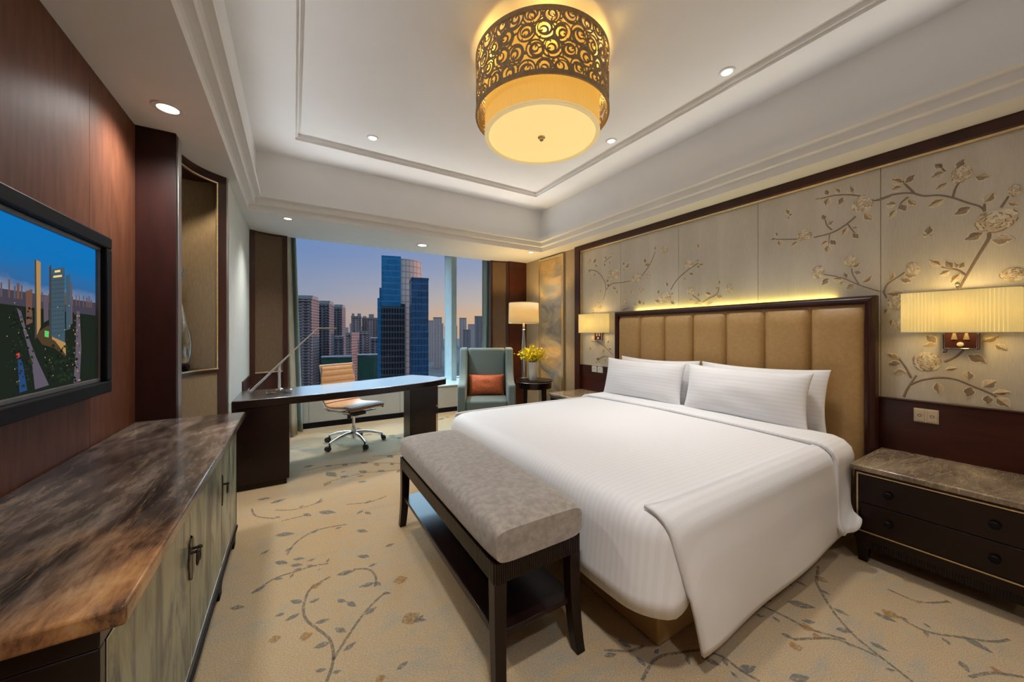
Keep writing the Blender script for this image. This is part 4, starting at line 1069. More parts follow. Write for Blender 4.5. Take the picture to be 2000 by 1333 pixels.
w.tube([(-.225, -.05, .405), (.225, -.05, .405)], .012); w.tube([(-.22, .262, .53), (.22, .262, .53)], .010); F(w, 'side_frame', 'chrome')
def pad(path, hw, th, ribs):
    def f(i, j):
        s = j*(len(path)-1); k = min(int(s), len(path)-2); t_ = s-k; p = Vector(path[k]).lerp(Vector(path[k+1]), t_)
        d = (Vector(path[k+1])-Vector(path[k])).normalized(); nn = Vector((-d.y, d.x))
        a = 2*PI*i; ca, sa = math.cos(a), math.sin(a)
        x = hw*math.copysign(abs(ca)**.35, ca); e = th*math.copysign(abs(sa)**.6, sa)*(1-.25*abs(math.cos(j*ribs*PI))**6)
        end = min(1, j*30, (1-j)*30)**.5
        return (x*(.96+.04*end), p.x+nn.x*e*end, p.y+nn.y*e*end)
    return f
seatp = [tuple(p) for p in cat([(-.255, .435), (-.235, .458), (-.15, .465), (0, .455), (.13, .450), (.20, .468)], 8)]
backp = [tuple(p) for p in cat([(.205, .475), (.245, .53), (.268, .62), (.285, .74), (.305, .86), (.325, .925)], 8)]
w = MB(); w.grid(pad(seatp, .228, .020, 11), 40, 100, wrap=True); F(w, 'seat', 'camel', smooth=55)
w = MB(); w.grid(pad(backp, .222, .016, 9), 40, 100, wrap=True); F(w, 'backrest', 'camel', smooth=55)

# ================================================================== WING ARMCHAIR
ac = thing('wing_armchair', 'teal grey upholstered wing armchair by the window', 'armchair', (2.265, 4.40, 0), R(-31+4))
F = lambda mb, n_, m, p=ac, **k: fin(mb, n_, m, p, world=False, **k)
side = [(-.375, .09), (-.375, .60), (-.36, .632), (-.32, .645), (-.18, .655), (-.08, .69), (-.01, .76), (.04, .87), (.075, .98), (.10, 1.075), (.13, 1.092), (.31, 1.092), (.345, 1.07), (.33, .8), (.32, .09)]
for sg in (-1, 1):
    w = MB(); M = Matrix(((0, 0, 1, 0), (1, 0, 0, 0), (0, 1, 0, 0), (0, 0, 0, 1)))
    x0, x1 = (-.372, -.272) if sg < 0 else (.272, .372)
    w.prism(side, x0, x1, M=M); F(w, 'arm', 'teal', bevel=.022, seg=4, smooth=50)
w = MB(); w.add([(x, y, z) for x in (-.270, .270) for y, z in ((.155, .30), (.30, .30), (.318, 1.085), (.215, 1.085))], [(0, 1, 2, 3), (7, 6, 5, 4), (0, 4, 5, 1), (1, 5, 6, 2), (2, 6, 7, 3), (3, 7, 4, 0)]); F(w, 'backrest', 'teal', bevel=.035, seg=4, smooth=50)
w = MB(); w.box(-.270, .270, -.362, .17, .295, .435); F(w, 'seat_cushion', 'teal', bevel=.035, seg=4, smooth=50)
w = MB(); w.box(-.270, .270, -.352, .30, .09, .292); F(w, 'seat_base', 'teal', bevel=.015, seg=3)
for x in (-.32, .32):
    for y in (-.32, .27):
        w = MB(); w.lathe([(.016, 0), (.024, .09)], (x, y, 0), 12); F(w, 'leg', 'woodx')
oc2 = pillow('cushion', 'burnt orange textured lumbar cushion on the teal armchair', 0, .50, .30, .15, 0, 0, 0, 9, 'orange', 'cushion', None)
Mx = Matrix.Translation((2.265, 4.40, 0)) @ Matrix.Rotation(R(-27), 4, 'Z') @ Matrix.Translation((0, .082, .575)) @ Matrix.Rotation(R(90-13), 4, 'X')
oc2.matrix_world = Mx

# ================================================================== SIDE TABLE, TABLE LAMP, FLOWERS
st = thing('round_side_table', 'small round dark wood side table between armchair and bed', 'side table', (2.93, 4.20, 0))
TX, TY, TZ = 2.93, 4.20, .637
w = MB(); w.lathe([(.245, TZ-.022), (.258, TZ-.016), (.260, TZ-.006), (.254, TZ)], (TX, TY, 0), 64); fin(w, 'table_top', 'woodx', st, smooth=50)
w = MB(); w.lathe([(.2585, TZ-.026), (.2615, TZ-.023), (.2585, TZ-.020)], (TX, TY, 0), 64, caps=False); fin(w, 'metal_band', 'silver', st)
w = MB(); w.lathe([(.235, TZ-.115), (.240, TZ-.105), (.240, TZ-.024)], (TX, TY, 0), 64); fin(w, 'apron', 'woodx', st, smooth=50)
for k in range(4):
    a = R(-31.3-90+45+90*k); w = MB(); x, y = TX+.185*math.cos(a), TY+.185*math.sin(a)
    w.tube([(x, y, TZ-.113), (x+.008*math.cos(a), y+.008*math.sin(a), 0)], [.026, .018], 16); fin(w, 'leg', 'woodx', st)
w = MB(); w.lathe([(.17, .16), (.175, .17), (.17, .18)], (TX, TY, 0), 40); fin(w, 'lower_shelf', 'woodx', st)
LX, LY = 2.852, 4.362
tl = thing('table_lamp', 'table lamp with silver column and cream drum shade on the side table', 'table lamp', (LX, LY, TZ))
w = MB(); w.lathe([(.062, 0), (.064, .012), (.030, .020), (.026, .03), (.026, .16), (.033, .28), (.036, .34), (.030, .48), (.022, .60), (.018, .70), (.022, .705), (.022, .715), (.017, .72), (.016, .79), (.010, .80), (.008, .86)], (LX, LY, TZ), 28); fin(w, 'column', 'silver', tl, smooth=40)
w = MB(); w.lathe([(.222, 1.442), (.216, 1.735)], (LX, LY, 0), 64, caps=False); fin(w, 'lamp_shade', 'shade_t', tl, solid=.003)
w = MB(); w.lathe([(.2225, 1.440), (.2245, 1.443), (.2225, 1.447)], (LX, LY, 0), 64, caps=False); fin(w, 'shade_rim', 'gold', tl); w = MB(); w.lathe([(.2165, 1.730), (.2185, 1.734), (.2165, 1.738)], (LX, LY, 0), 64, caps=False)
fin(w, 'shade_rim', 'gold', tl)
VX, VY = 2.868, 4.150
vs_ = thing('flower_vase', 'white ceramic cylinder vase on the round side table', 'vase', (VX, VY, TZ))
w = MB(); w.lathe([(.050, 0), (.055, .006), (.058, .10), (.064, .255), (.060, .257), (.053, .10), (.046, .02)], (VX, VY, TZ), 36, caps=False); w.lathe([(.001, .012), (.05, .012)], (VX, VY, TZ), 36, caps=False); fin(w, 'body', 'vase', vs_, smooth=45)
fw = thing('flower_bouquet', 'bunch of bright yellow blossoms in the white vase', 'flowers', (VX, VY, TZ+.02))
wS, wB = MB(), MB(); q = random.Random(11)
for k in range(64):
    a = q.uniform(0, 2*PI); sp = abs(q.gauss(.13, .065)); sp = min(sp, .25); top_ = TZ+.47-sp*.55+q.uniform(-.07, .05)
    ex, ey = VX+sp*math.cos(a), VY+sp*math.sin(a); b0 = (VX+.03*math.cos(a)*q.random(), VY+.03*math.sin(a)*q.random(), TZ+.05)
    mid = (VX+.045*math.cos(a), VY+.045*math.sin(a), TZ+.26)
    pts = cat([b0, mid, ((mid[0]+ex)/2, (mid[1]+ey)/2, (mid[2]+top_)/2+.02), (ex, ey, top_)], 3)
    wS.tube(pts, .0018, 5)
    for j in range(9):
        f = .42+.58*(j+q.random())/9; i_ = f*(len(pts)-1); i0 = min(int(i_), len(pts)-2); p = pts[i0].lerp(pts[i0+1], i_-i0)
        c = p+Vector((q.uniform(-1, 1), q.uniform(-1, 1), q.uniform(-.6, 1)))*.024; r = q.uniform(.010, .0165)
        if f < .5 and c.z < TZ+.26: continue
        ax = Vector((q.uniform(-1, 1), q.uniform(-1, 1), q.uniform(-.2, 1))).normalized(); u_ = ax.orthogonal().normalized(); v_ = ax.cross(u_)
        for pet in range(4):
            b_ = 2*PI*pet/4+q.random(); d = u_*math.cos(b_)+v_*math.sin(b_); e = ax.cross(d)
            wB.add([c, c+d*r*.8+e*r*.55+ax*r*.4, c+d*r*1.5+ax*r*.5, c+d*r*.8-e*r*.55+ax*r*.4], [(0, 1, 2, 3)])
        wB.ball(c+ax*r*.3, r*.42, 6)
fin(wS, 'stems', 'leafy', fw); fin(wB, 'blossoms', 'yellow', fw, smooth=60)

# ================================================================== CEILING DRUM LAMP
KX, KY = 1.345, 1.85
ch = thing('drum_ceiling_lamp', 'large amber drum ceiling lamp with cut rose-pattern metal sleeve', 'ceiling lamp', (KX, KY, 3.075))
MT['lattice'] = flat('bronze_cut_metal', (.34, .25, .14), (.27, .19, .10), 40, rough=.55, metal=.15)
RO = .415
def ribbon(mb, pts, w_, thick=.004):
    """flat cut-metal band following (arc, z) points wrapped on the drum"""
    n_ = len(pts); vs = []
    for i, p in enumerate(pts):
        a = Vector(pts[max(i-1, 0)]); b = Vector(pts[min(i+1, n_-1)]); d = b-a
        d = d.normalized() if d.length > 1e-9 else Vector((1, 0)); nn = Vector((-d.y, d.x))*w_(i/(n_-1)) if callable(w_) else Vector((-d.y, d.x))*w_
        for q_ in (Vector(p)+nn, Vector(p)-nn):
            z = min(max(q_.y, 2.668), 3.0)
            th = q_.x/RO
            for r in (RO, RO-thick): vs.append((KX+r*math.cos(th), KY+r*math.sin(th), z))
    fs = []
    for i in range(n_-1):
        o_ = i*4; e = o_+4
        fs += [(o_, o_+2, e+2, e), (o_+1, e+1, e+3, o_+3), (o_, e, e+1, o_+1), (o_+2, o_+3, e+3, e+2)]
    mb.add(vs, fs)
w = MB()
q = random.Random(21); circ = 2*PI*RO; cols = 26; rows = 3.4
cell = circ/cols
for r_ in range(4):
    for c_ in range(cols):
        cxx = (c_+.5*(r_ % 2)+q.uniform(-.12, .12))*cell; cz = 2.695+(r_+.0)*.092+q.uniform(-.012, .012)
        R0 = cell*.52*q.uniform(.92, 1.08); ph = q.uniform(0, 2*PI); ex = q.uniform(.86, 1.0); tl_ = q.uniform(0, PI)
        def ell(f, rad, off=(0, 0)):
            a = 2*PI*f+ph; x, y = math.cos(a)*rad*ex, math.sin(a)*rad
            return (cxx+off[0]+x*math.cos(tl_)-y*math.sin(tl_), cz+off[1]+x*math.sin(tl_)+y*math.cos(tl_))
        ribbon(w, [ell(k/26, R0) for k in range(27)], .0042)
        o1 = (math.cos(ph)*R0*.16, math.sin(ph)*R0*.16)
        ribbon(w, [ell(k/22, R0*.70, o1) for k in range(23)], lambda f: .0022+.0045*math.sin(PI*f))
        o2 = (math.cos(ph+2.2)*R0*.10, math.sin(ph+2.2)*R0*.10)
        ribbon(w, [ell(k/18, R0*.40, o2) for k in range(19)], lambda f: .0020+.0040*math.sin(PI*f))
        ribbon(w, [ell(.1, R0*.1, o2), ell(.1, R0*.42, o2)], .0035)
        for k in range(3):
            a = ph+2*PI*k/3+.4; ribbon(w, [(cxx+math.cos(a)*R0*.74, cz+math.sin(a)*R0*.74), (cxx+math.cos(a+.25)*R0*1.0, cz+math.sin(a+.25)*R0*1.0)], .0035)
            ribbon(w, [(cxx+math.cos(a+1)*R0*.98, cz+math.sin(a+1)*R0*.98), (cxx+math.cos(a+1.1)*R0*1.35, cz+math.sin(a+1.1)*R0*1.35)], .0035)
fin(w, 'cut_metal_sleeve', 'lattice', ch, smooth=30)
w = MB()
for z0, z1 in ((2.654, 2.678), (2.985, 3.012)):
    w.lathe([(RO+.003, z0), (RO+.003, z1), (RO-.008, z1), (RO-.008, z0), (RO+.003, z0)], (KX, KY, 0), 96, caps=False)
for k in range(4):
    a = PI/4+PI/2*k; w.tube([(KX+.36*math.cos(a), KY+.36*math.sin(a), 3.0), (KX+(RO-.004)*math.cos(a), KY+(RO-.004)*math.sin(a), 3.0)], .004, 6)
fin(w, 'sleeve_rims', 'lattice', ch, smooth=40)
w = MB(); NPL = 360
w.lathe([(.357, 2.548), (.357, 2.985)], (KX, KY, 0), NPL, caps=False, flute=1, amp=.0012); fin(w, 'pleated_shade', 'shade_y', ch, smooth=0)
w = MB(); w.lathe([(.359, 2.541), (.362, 2.546), (.359, 2.556), (.335, 2.556), (.335, 2.541), (.359, 2.541)], (KX, KY, 0), 96, caps=False); fin(w, 'bottom_rim', 'rim_y', ch, smooth=40)
w = MB(); w.lathe([(.001, 2.549), (.336, 2.549), (.336, 2.555), (.001, 2.555)], (KX, KY, 0), 96, caps=False); fin(w, 'diffuser', 'diff_y', ch, smooth=40)
w = MB(); w.lathe([(.022, 2.5485), (.024, 2.543), (.013, 2.540), (.014, 2.530), (.010, 2.524), (.0, 2.523)], (KX, KY, 0), 24, caps=False); fin(w, 'finial', 'gold', ch, smooth=40)
w = MB(); w.lathe([(.12, 3.04), (.12, 3.0755)], (KX, KY, 0), 40); w.tube([(KX, KY, 3.045), (KX, KY, 2.556)], .010)
for k in range(4):
    a = PI/4+PI/2*k; w.tube([(KX, KY, 2.985), (KX+.36*math.cos(a), KY+.36*math.sin(a), 2.985)], .004, 6)
fin(w, 'mount', 'lattice', ch)

# ================================================================== RECESSED DOWNLIGHTS
def downlight(x, y, z, label, watts, r=.045, col=(1, .965, .92), ang=112, grp='recessed ceiling downlights', blend=1.0):
    if label:
        t = thing('recessed_downlight', label, 'ceiling light', (x, y, z), 0, grp)
        w = MB(); w.lathe([(r*.72, -.0005), (r*.74, -.006), (r*1.05, -.006), (r*1.12, -.001), (r*1.12, .002), (r*.72, .002), (r*.72, -.0005)], (x, y, z), 32, caps=False); fin(w, 'trim_ring', 'white', t, smooth=40)
        w = MB(); w.lathe([(.0005, -.0015), (r*.72, -.0015), (r*.72, .001), (.0005, .001)], (x, y, z), 28, caps=False); fin(w, 'lens', 'bulb', t, smooth=40)
    l = bpy.data.lights.new('downlight_beam', 'SPOT'); l.energy = watts; l.color = col; l.spot_size = R(ang); l.spot_blend = blend; l.shadow_soft_size = .09
    o = bpy.data.objects.new('downlight_beam', l); o.location = (x, y, z-.03); C.objects.link(o)
    return o
Z3 = ZC+.045
K = 1.42
downlight(-.56, 2.52, ZS, 'large round downlight on the low soffit beside the television wall', 60*K, .06, ang=140)
downlight(-.055, 4.31, ZS, 'small round downlight on the low soffit at the left window corner', 45*K)
downlight(1.456, 4.69, ZS, 'round downlight on the low soffit above the middle of the window', 130*K, .075, (.93, .98, 1.0))
downlight(2.93, 4.29, ZS, 'small round downlight on the low soffit above the table lamp', 30*K)
downlight(.61, 3.44, Z3, 'small downlight in the high ceiling left of the drum lamp, nearest the window', 75*K)
downlight(2.50, 2.35, Z3, 'small downlight in the high ceiling just right of the drum lamp', 75*K, ang=78)
downlight(2.51, 1.32, Z3, 'downlight in the high ceiling above the near side of the bed', 75*K, ang=78)
for x, y, z in ((.25, .3, Z3), (2.45, -.6, Z3), (.25, -.9, Z3), (1.3, -2.1, ZS), (2.7, -2.1, ZS), (-.1, -2.1, ZS)):  # unseen downlights, added out of view to fill the room with light
    downlight(x, y, z, 'unseen recessed ceiling downlight added behind the camera for fill', (95 if x < 1 else 26)*K)

# ================================================================== LIGHTS OF THE LAMPS
def point(x, y, z, e, col, r=.05, name='lamp_bulb'):
    l = bpy.data.lights.new(name, 'POINT'); l.energy = e; l.color = col; l.shadow_soft_size = r
    o = bpy.data.objects.new(name, l); o.location = (x, y, z); C.objects.link(o); return o
def strip(name, loc, rot, sx, sy, e, col, spread=180):
    l = bpy.data.lights.new(name, 'AREA'); l.shape = 'RECTANGLE'; l.size = sx; l.size_y = sy; l.energy = e; l.color = col; l.spread = R(spread)
    o = bpy.data.objects.new(name, l); o.location = loc; o.rotation_euler = rot; C.objects.link(o); return o
for cy in (.422, 3.298):
    point(XR-.115, cy, 1.47, 2.8, (1, .72, .30), .03)
    point(XR-.115, cy, 1.38, 2.0, (1, .68, .26), .03)
point(LX, LY, 1.62, 26, (1, .64, .22), .05)
for k in range(6):
    a = 2*PI*k/6; point(KX+.387*math.cos(a), KY+.387*math.sin(a), 2.93, 1.3, (1, .62, .14), .02, 'drum_lamp_bulb')
strip('headboard_strip', (XR-.024, 1.86, 1.54), (PI, 0, 0), .02, 1.75, 2.5, (1, .76, .18))
l = bpy.data.lights.new('niche_spot', 'SPOT'); l.energy = 16; l.color = (1, .80, .52); l.spot_size = R(95); l.spot_blend = .5; l.shadow_soft_size = .03
o = bpy.data.objects.new('niche_spot', l); o.location = (-.60, 3.20, NZ1-.01); o.rotation_euler = (0, R(-14), 0); C.objects.link(o)
# added fill strips hidden on the cornice ledge to brighten the ceiling
for loc, rot, sx, sy in (((ox0+.09, 1.35, 2.647), (PI, R(62), 0), .02, 5.0), ((ox1-.09, 1.35, 2.647), (PI, R(-62), 0), .02, 5.0), ((1.35, oy1-.09, 2.647), (PI+R(62), 0, 0), 2.8, .02)):
    strip('added_ceiling_fill', loc, rot, sx, sy, 5.0, (.97, .98, 1.0), 130)

# ================================================================== CURTAINS
def curtain(name, label, x0, x1b, x1t, y, mat, amp, folds, ph, grp='curtains at the window'):
    def f(i, j):
        x1 = x1b+(x1t-x1b)*j; x = x0+(x1-x0)*i
        return (x, y+amp*math.sin(2*PI*folds*i+ph)*(.8+.2*j)+.01*math.sin(5*j+9*i), .02+2.84*j)
    w = MB(); w.grid(f, int(folds*14), 16); o = fin(w, name, mat, smooth=70, solid=.006); origin(o, ((x0+x1b)/2, y, .02)); return tag(o, label, 'curtain', grp)
curtain('curtain', 'cream inner curtain bunched at the left end of the window', -.40, .035, -.045, 5.24, 'drape', .035, 4.25, .3)
curtain('curtain', 'teal grey outer curtain at the left end of the window', -.40, .10, .01, 5.40, 'sheer', .035, 4.75, 1.0)
curtain('curtain', 'teal grey curtain at the right end of the window beside the armchair', 3.2, 2.665, 2.70, 5.36, 'sheer', .035, 5.25, .6)
curtain('curtain', 'cream curtain edge at the right end of the window by the brown panel', 3.2, 2.74, 2.75, 5.22, 'drape', .03, 4.75, .6)

# ================================================================== THE CITY OUTSIDE
def facade(name, wall, glass, px, pz, fx=.55, fz=.5, rough=.25, metal=0., vary=.5, wallr=.8):
    m, nt, p, out = newmat(name)
    tc = N(nt, 'ShaderNodeTexCoord'); sp = N(nt, 'ShaderNodeSeparateXYZ'); nt.links.new(tc.outputs['Object'], sp.inputs[0])
    ge = N(nt, 'ShaderNodeNewGeometry'); ns_ = N(nt, 'ShaderNodeSeparateXYZ'); nt.links.new(tc.outputs['Normal'], ns_.inputs[0])
    h = math_(nt, 'ADD', math_(nt, 'MULTIPLY', sp.outputs['X'], math_(nt, 'ABSOLUTE', ns_.outputs['Y'])), math_(nt, 'MULTIPLY', sp.outputs['Y'], math_(nt, 'ABSOLUTE', ns_.outputs['X'])))
    hx = math_(nt, 'DIVIDE', h, px); hz_ = math_(nt, 'DIVIDE', sp.outputs['Z'], pz)
    wx = math_(nt, 'LESS_THAN', math_(nt, 'FRACT', hx), fx); wz = math_(nt, 'LESS_THAN', math_(nt, 'FRACT', hz_), fz)
    win = math_(nt, 'MULTIPLY', wx, wz)
    cb_ = N(nt, 'ShaderNodeCombineXYZ'); nt.links.new(math_(nt, 'FLOOR', hx), cb_.inputs[0]); nt.links.new(math_(nt, 'FLOOR', hz_), cb_.inputs[2])
    wn = N(nt, 'ShaderNodeTexWhiteNoise'); nt.links.new(cb_.outputs[0], wn.inputs['Vector'])
    gl = mix(nt, math_(nt, 'MULTIPLY', wn.outputs['Value'], vary), glass, tuple(x*.35 for x in glass))
    setc(nt, p, mix(nt, win, wall, gl))
    nt.links.new(math_(nt, 'MULTIPLY_ADD', win, rough-wallr, wallr), p.inputs['Roughness'])
    nt.links.new(math_(nt, 'MULTIPLY', win, metal), p.inputs['Metallic']); setp(p, spec=.12)
    return m
GZ = -85.0
snow = flat('snowy_roof', (.022, .021, .023), (.009, .009, .011), .12, rough=.8, spec=.05)
class Site:
    """a building plot: u is a bearing in the survey, D the distance; the plot's front faces the room, turned by `turn`"""
    def __init__(s, u0, u1, D, turn=0.0):
        um = (u0+u1)/2; s.th = math.atan2(um-CX, FP)+YAW; s.D = D; s.turn = turn
        a0, a1 = (math.atan2(u-CX, FP)+YAW-s.th for u in (u0, u1)); s.x0, s.x1 = D*math.tan(a0), D*math.tan(a1); s.um = um
        s.loc = (D*math.sin(s.th), D*math.cos(s.th), GZ); s.rz = -s.th+turn
    def z(s, v, u=None): return H-GZ+(CY-v)*s.D*math.cos(math.atan2((u or s.um)-CX, FP))/FP
    def x(s, u): return s.D*math.tan(math.atan2(u-CX, FP)+YAW-s.th)
PLOTS = []
MT['cityroof'] = flat('dark_roof', (.02, .016, .018), (.014, .012, .014), .4, rough=.8)
def building(name, label, u0, u1, vt, D, depth, mat, cat='building', group='towers seen through the window', crown=None, roofm=None, turn=0.0, bands=False):
    S = Site(u0, u1, D, turn); zt = S.z(vt); x0, x1 = S.x0, S.x1
    PLOTS.append((S.loc[0]+math.sin(S.th)*depth/2, S.loc[1]+math.cos(S.th)*depth/2, math.hypot(x1-x0, depth)/2+2))
    t = thing(name, label, cat, S.loc, S.rz, group)
    w = MB(); w.box(x0, x1, 0, depth, 0, zt)
    if bands:
        z = 18.0
        while z < zt-4:
            for a, b in ((.06, .36), (.64, .94)): w.box(x0+(x1-x0)*a, x0+(x1-x0)*b, -1.0, 0, z, z+1.1)
            z += 3.1
        w.box(x0+(x1-x0)*.02, x1-(x1-x0)*.02, -1.2, 0, zt-2.5, zt-1.2)
    fin(w, 'tower_body', mat, t, smooth=0, world=False)
    w = MB(); e = min(.6, (x1-x0)*.02)
    w.box(x0-e, x1+e, -e, depth+e, zt, zt+1.2)
    for a, b, c in crown or (): w.box(x0+(x1-x0)*a, x0+(x1-x0)*b, depth*.15, depth*.85, zt+1.2, zt+1.2+c)
    fin(w, 'roof', roofm or MT['cityroof'], t, smooth=0, world=False)
    return t, x0, x1, zt
resA = facade('apartment_facade_brown', (.046, .029, .028), (.010, .012, .020), 5.5, 3.1, .62, .55)
resB = facade('apartment_facade_grey', (.034, .024, .027), (.009, .011, .019), 4.4, 3.1, .55, .62)
resC = facade('apartment_facade_mauve', (.056, .035, .035), (.015, .015, .023), 5.0, 3.2, .5, .5)
glB = facade('blue_glass_curtain_wall', (.008, .025, .048), (.006, .055, .12), 1.5, 3.8, .90, .88, .2, .7, .35, .4)
glD = facade('dark_glass_curtain_wall', (.008, .015, .027), (.009, .028, .062), 1.6, 3.8, .86, .85, .2, .65, .5, .4)
glP = facade('pale_reflective_glass', (.03, .03, .04), (.095, .066, .060), 2.4, 3.8, .84, .86, .65, .1, .15, .6)
glL = facade('dark_reflection_glass', (.007, .007, .010), (.0025, .003, .005), 1.6, 3.8, .75, .75, .25, .3, .7, .5)  # dark mirrored surroundings put into the glass colour
farm = facade('haze_paled_facade', (.075, .052, .050), (.05, .038, .039), 7, 3.5, .5, .5)  # distance haze put into the pale wall and glass colours
farm2 = facade('distant_dark_facade', (.036, .026, .028), (.024, .019, .023), 7, 3.5, .5, .5)
green = flat('green_scaffold_netting', (.005, .012, .009), (.0035, .009, .0065), .3, (1, 1, .2), rough=.8, spec=.05)
def res(label, u0, u1, vt, D, dep, mat, **k):
    return building('apartment_tower', label, u0, u1, vt, D, dep, mat, bands=True, **k)
res('brown apartment tower at the left edge of the window view', 556, 609, 584, 440, 30, resA, crown=[(.0, 1, 3)], turn=R(-17))
res('brown apartment tower standing second from the left curtain', 619, 643, 594, 480, 30, resB, crown=[(.0, 1, 3)], turn=R(-12))
res('brown apartment tower standing third from the left curtain', 649, 668, 601, 520, 28, resB, crown=[(.0, 1, 3)], turn=R(-10))
res('mauve apartment slab behind the third tower, left of the glass tower', 686, 706, 619, 730, 26, resC, crown=[(.05, .3, 5), (.6, .95, 5)])
res('mauve apartment slab touching the left edge of the glass tower', 707, 740, 622, 760, 26, resC, crown=[(.05, .25, 3), (.4, .7, 7)])
res('low apartment block in front of the third brown tower', 654, 671, 659, 450, 20, resB)
res('low apartment block with a bright edge left of the green-netted blocks', 675, 687, 652, 440, 20, resC, turn=R(-25))
res('low apartment block just left of the glass tower', 700, 721, 649, 490, 20, resC)
res('low apartment block hidden partly by the glass tower', 723, 745, 662, 455, 20, resB)
# the tall glass tower: blue face, rounded pale face, dark reflection built as a lower front slab
S = Site(745, 826, 236); gx0, gx1, gx2 = S.x(745), S.x(783), S.x(826); PLOTS.append((S.loc[0], S.loc[1], 30))
zt = S.z(500, 764); t = thing('glass_tower', 'tallest glass tower with blue face and curved pale side', 'skyscraper', S.loc, S.rz, 'towers seen through the window')
G = lambda n_, m, **k: fin(w, n_, m, t, world=False, **k)
w = MB(); w.box(gx0, gx1, 0, 30, 0, zt); G('blue_face', glB, smooth=0)
w = MB(); pts = [(gx1, .3)]+[(gx1+(gx2-gx1)*math.sin(PI/2*k/10), .3+12*(1-math.cos(PI/2*k/10))) for k in range(1, 11)]+[(gx2, 30), (gx1, 30)]
w.prism(pts, 0, zt-1.2); G('curved_face', glP, smooth=30)
w = MB(); a = S.x(737); z1, z2 = S.z(582, 741), S.z(561, 741); w.box(a, gx0, 1, 28, 0, z1); w.box(a+1, gx0, 3, 26, z1, z2); G('stepped_side', glB, smooth=0)
w = MB(); w.box(gx0, gx1, -1.0, 0, 0, S.z(599, 764)); w.box(gx1, S.x(791), -.8, .6, 0, S.z(594, 787)); G('dark_reflection_front', glL, smooth=0)
building('glass_tower', 'shorter dark blue glass tower in front of the tallest one', 804, 837, 547, 205, 16, glD, 'skyscraper', roofm=glD, turn=R(6))
building('netted_building', 'green-netted building under construction left of the office chair back', 628, 687, 700, 375, 24, green, 'building', 'green-netted buildings', roofm=snow)
building('netted_building', 'green-netted building under construction against the glass tower foot', 698, 740, 696, 380, 24, green, 'building', 'green-netted buildings', roofm=snow)
for lab, a, b, v, D, m in (('hazy pale square tower right of the glass towers, left of the mullion', 846, 863, 621, 900, farm), ('slim dark tower half hidden behind the mullion', 873, 882, 615, 640, farm2),
                           ('hazy pale tower just right of the window mullion', 897, 911, 622, 960, farm), ('low dark block right of the mullion, before the pale tower', 904, 919, 645, 800, farm2),
                           ('dark tower against the right curtain', 927, 950, 619, 640, farm2), ('distant hazy pale slab touching the shorter glass tower', 832, 846, 627, 1120, farm)):
    building('distant_tower', lab, a, b, v, D, 28, m, group='hazy towers on the skyline')
q = random.Random(4)
for k in range(34):
    u = 498+k*15.4
    building('skyline_block', 'small hazy block on the far skyline', u, u+q.uniform(8, 15), q.uniform(632, 642), 1900+(k % 3)*170, 50, farm, group='small far skyline blocks')
lowm = facade('low_block_facade', (.022, .018, .02), (.008, .008, .011), 4, 3.4, .6, .5)
done = 0
for k in range(4000):
    if done == 84: break
    u = q.uniform(530, 960); D = q.uniform(165, 640); S = Site(u-1, u+1, D); x, y = S.loc[:2]
    wdt, dep, hh = q.uniform(12, 30), q.uniform(12, 24), q.uniform(6, 15); rad_ = math.hypot(wdt, dep)/2+1
    if any(math.hypot(x-a, y-b) < rad_+c for a, b, c in PLOTS): continue
    PLOTS.append((x, y, rad_)); done += 1
    t = thing('low_rise_block', 'low building with a snowy roof among the streets below the towers', 'building', (x, y, GZ), S.rz+q.uniform(-.4, .4), 'snow-roofed low buildings below')
    w = MB(); w.box(-wdt/2, wdt/2, -dep/2, dep/2, 0, hh); fin(w, 'walls', lowm, t, smooth=0, world=False)
    w = MB(); w.box(-wdt/2-.4, wdt/2+.4, -dep/2-.4, dep/2+.4, hh, hh+.6); w.box(-wdt*.2, wdt*.1, -dep*.2, dep*.1, hh+.6, hh+2.4); fin(w, 'roof', snow, t, smooth=0, world=False)
gm, nt, p, out = newmat('snowy_city_ground')
f = noise(nt, coords(nt), .012, 8, .7); f2 = noise(nt, coords(nt), .06, 6, .7)
setc(nt, p, ramp(nt, math_(nt, 'MULTIPLY_ADD', f2, .5, math_(nt, 'MULTIPLY', f, .5)), [(.40, (.006, .0052, .006)), (.5, (.012, .011, .0125)), (.58, (.014, .0135, .015)), (.66, (.022, .0215, .024))])); setp(p, rough=.9, spec=.05)
w = MB(); w.box(-2500, 4500, 60, 5200, GZ-1, GZ); o = struct(w, 'ground', gm, 'snowy city ground far below', smooth=0)

# low warm sun raking the towers from the right
l = bpy.data.lights.new('evening_sun', 'SUN'); l.energy = 9.0; l.color = (1, .42, .18); l.angle = R(3)
o = bpy.data.objects.new('evening_sun', l); C.objects.link(o); d = Vector((-1, .12, -.10)); o.rotation_euler = d.to_track_quat('-Z', 'Y').to_euler(); o.location = (60, 40, 30)

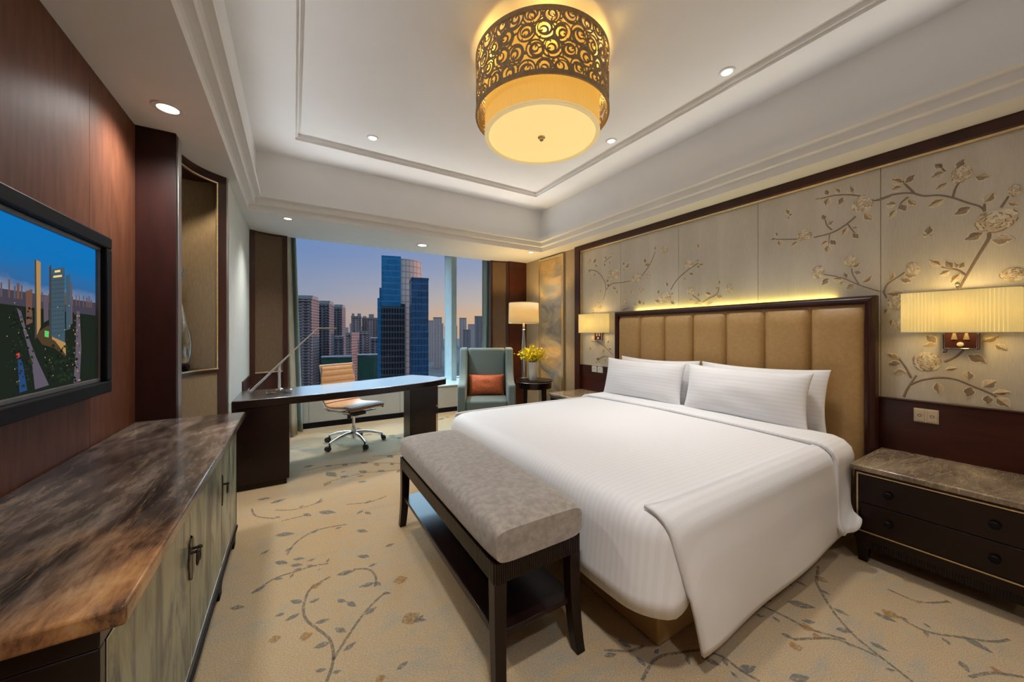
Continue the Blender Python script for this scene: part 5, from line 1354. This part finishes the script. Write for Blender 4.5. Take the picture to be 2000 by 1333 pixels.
# ================================================================== SKY
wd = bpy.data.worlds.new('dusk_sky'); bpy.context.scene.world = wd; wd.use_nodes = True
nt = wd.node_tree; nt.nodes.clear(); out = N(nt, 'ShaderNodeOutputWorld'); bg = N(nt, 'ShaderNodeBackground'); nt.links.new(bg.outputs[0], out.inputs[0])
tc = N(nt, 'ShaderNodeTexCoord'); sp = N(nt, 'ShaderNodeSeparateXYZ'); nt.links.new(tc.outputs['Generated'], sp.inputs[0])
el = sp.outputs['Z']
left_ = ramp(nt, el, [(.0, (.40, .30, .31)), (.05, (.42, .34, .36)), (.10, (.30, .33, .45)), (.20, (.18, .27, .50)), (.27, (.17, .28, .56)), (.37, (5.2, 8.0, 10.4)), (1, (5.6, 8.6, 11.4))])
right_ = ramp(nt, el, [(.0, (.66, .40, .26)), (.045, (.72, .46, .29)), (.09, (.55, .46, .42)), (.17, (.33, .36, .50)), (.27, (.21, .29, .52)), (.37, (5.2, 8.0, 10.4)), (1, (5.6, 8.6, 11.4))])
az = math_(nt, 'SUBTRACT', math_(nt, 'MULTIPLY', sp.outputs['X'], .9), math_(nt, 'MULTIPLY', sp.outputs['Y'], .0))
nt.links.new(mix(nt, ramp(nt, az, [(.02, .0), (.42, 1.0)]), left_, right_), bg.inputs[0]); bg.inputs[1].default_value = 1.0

# ================================================================== CAMERA
sc = bpy.context.scene
cam = bpy.data.cameras.new('camera'); cam.sensor_width = 36; cam.lens = 36*FP/2000; cam.shift_y = -(666.5-CY)/2000; cam.clip_start = .05; cam.clip_end = 8000
o = bpy.data.objects.new('camera', cam); o.location = (0, 0, H); o.rotation_euler = (PI/2, 0, -YAW); C.objects.link(o); sc.camera = o
sc.view_settings.view_transform = 'Standard'; sc.view_settings.look = 'None'; sc.view_settings.gamma = 1.0; sc.view_settings.exposure = 0.0; sc.view_settings.use_curve_mapping = False
sc.cycles.use_denoising = True; sc.cycles.max_bounces = 10; sc.cycles.diffuse_bounces = 6; sc.cycles.glossy_bounces = 4; sc.cycles.transparent_max_bounces = 16
sc.cycles.sample_clamp_indirect = 4.0; sc.cycles.caustics_reflective = False; sc.cycles.caustics_refractive = False
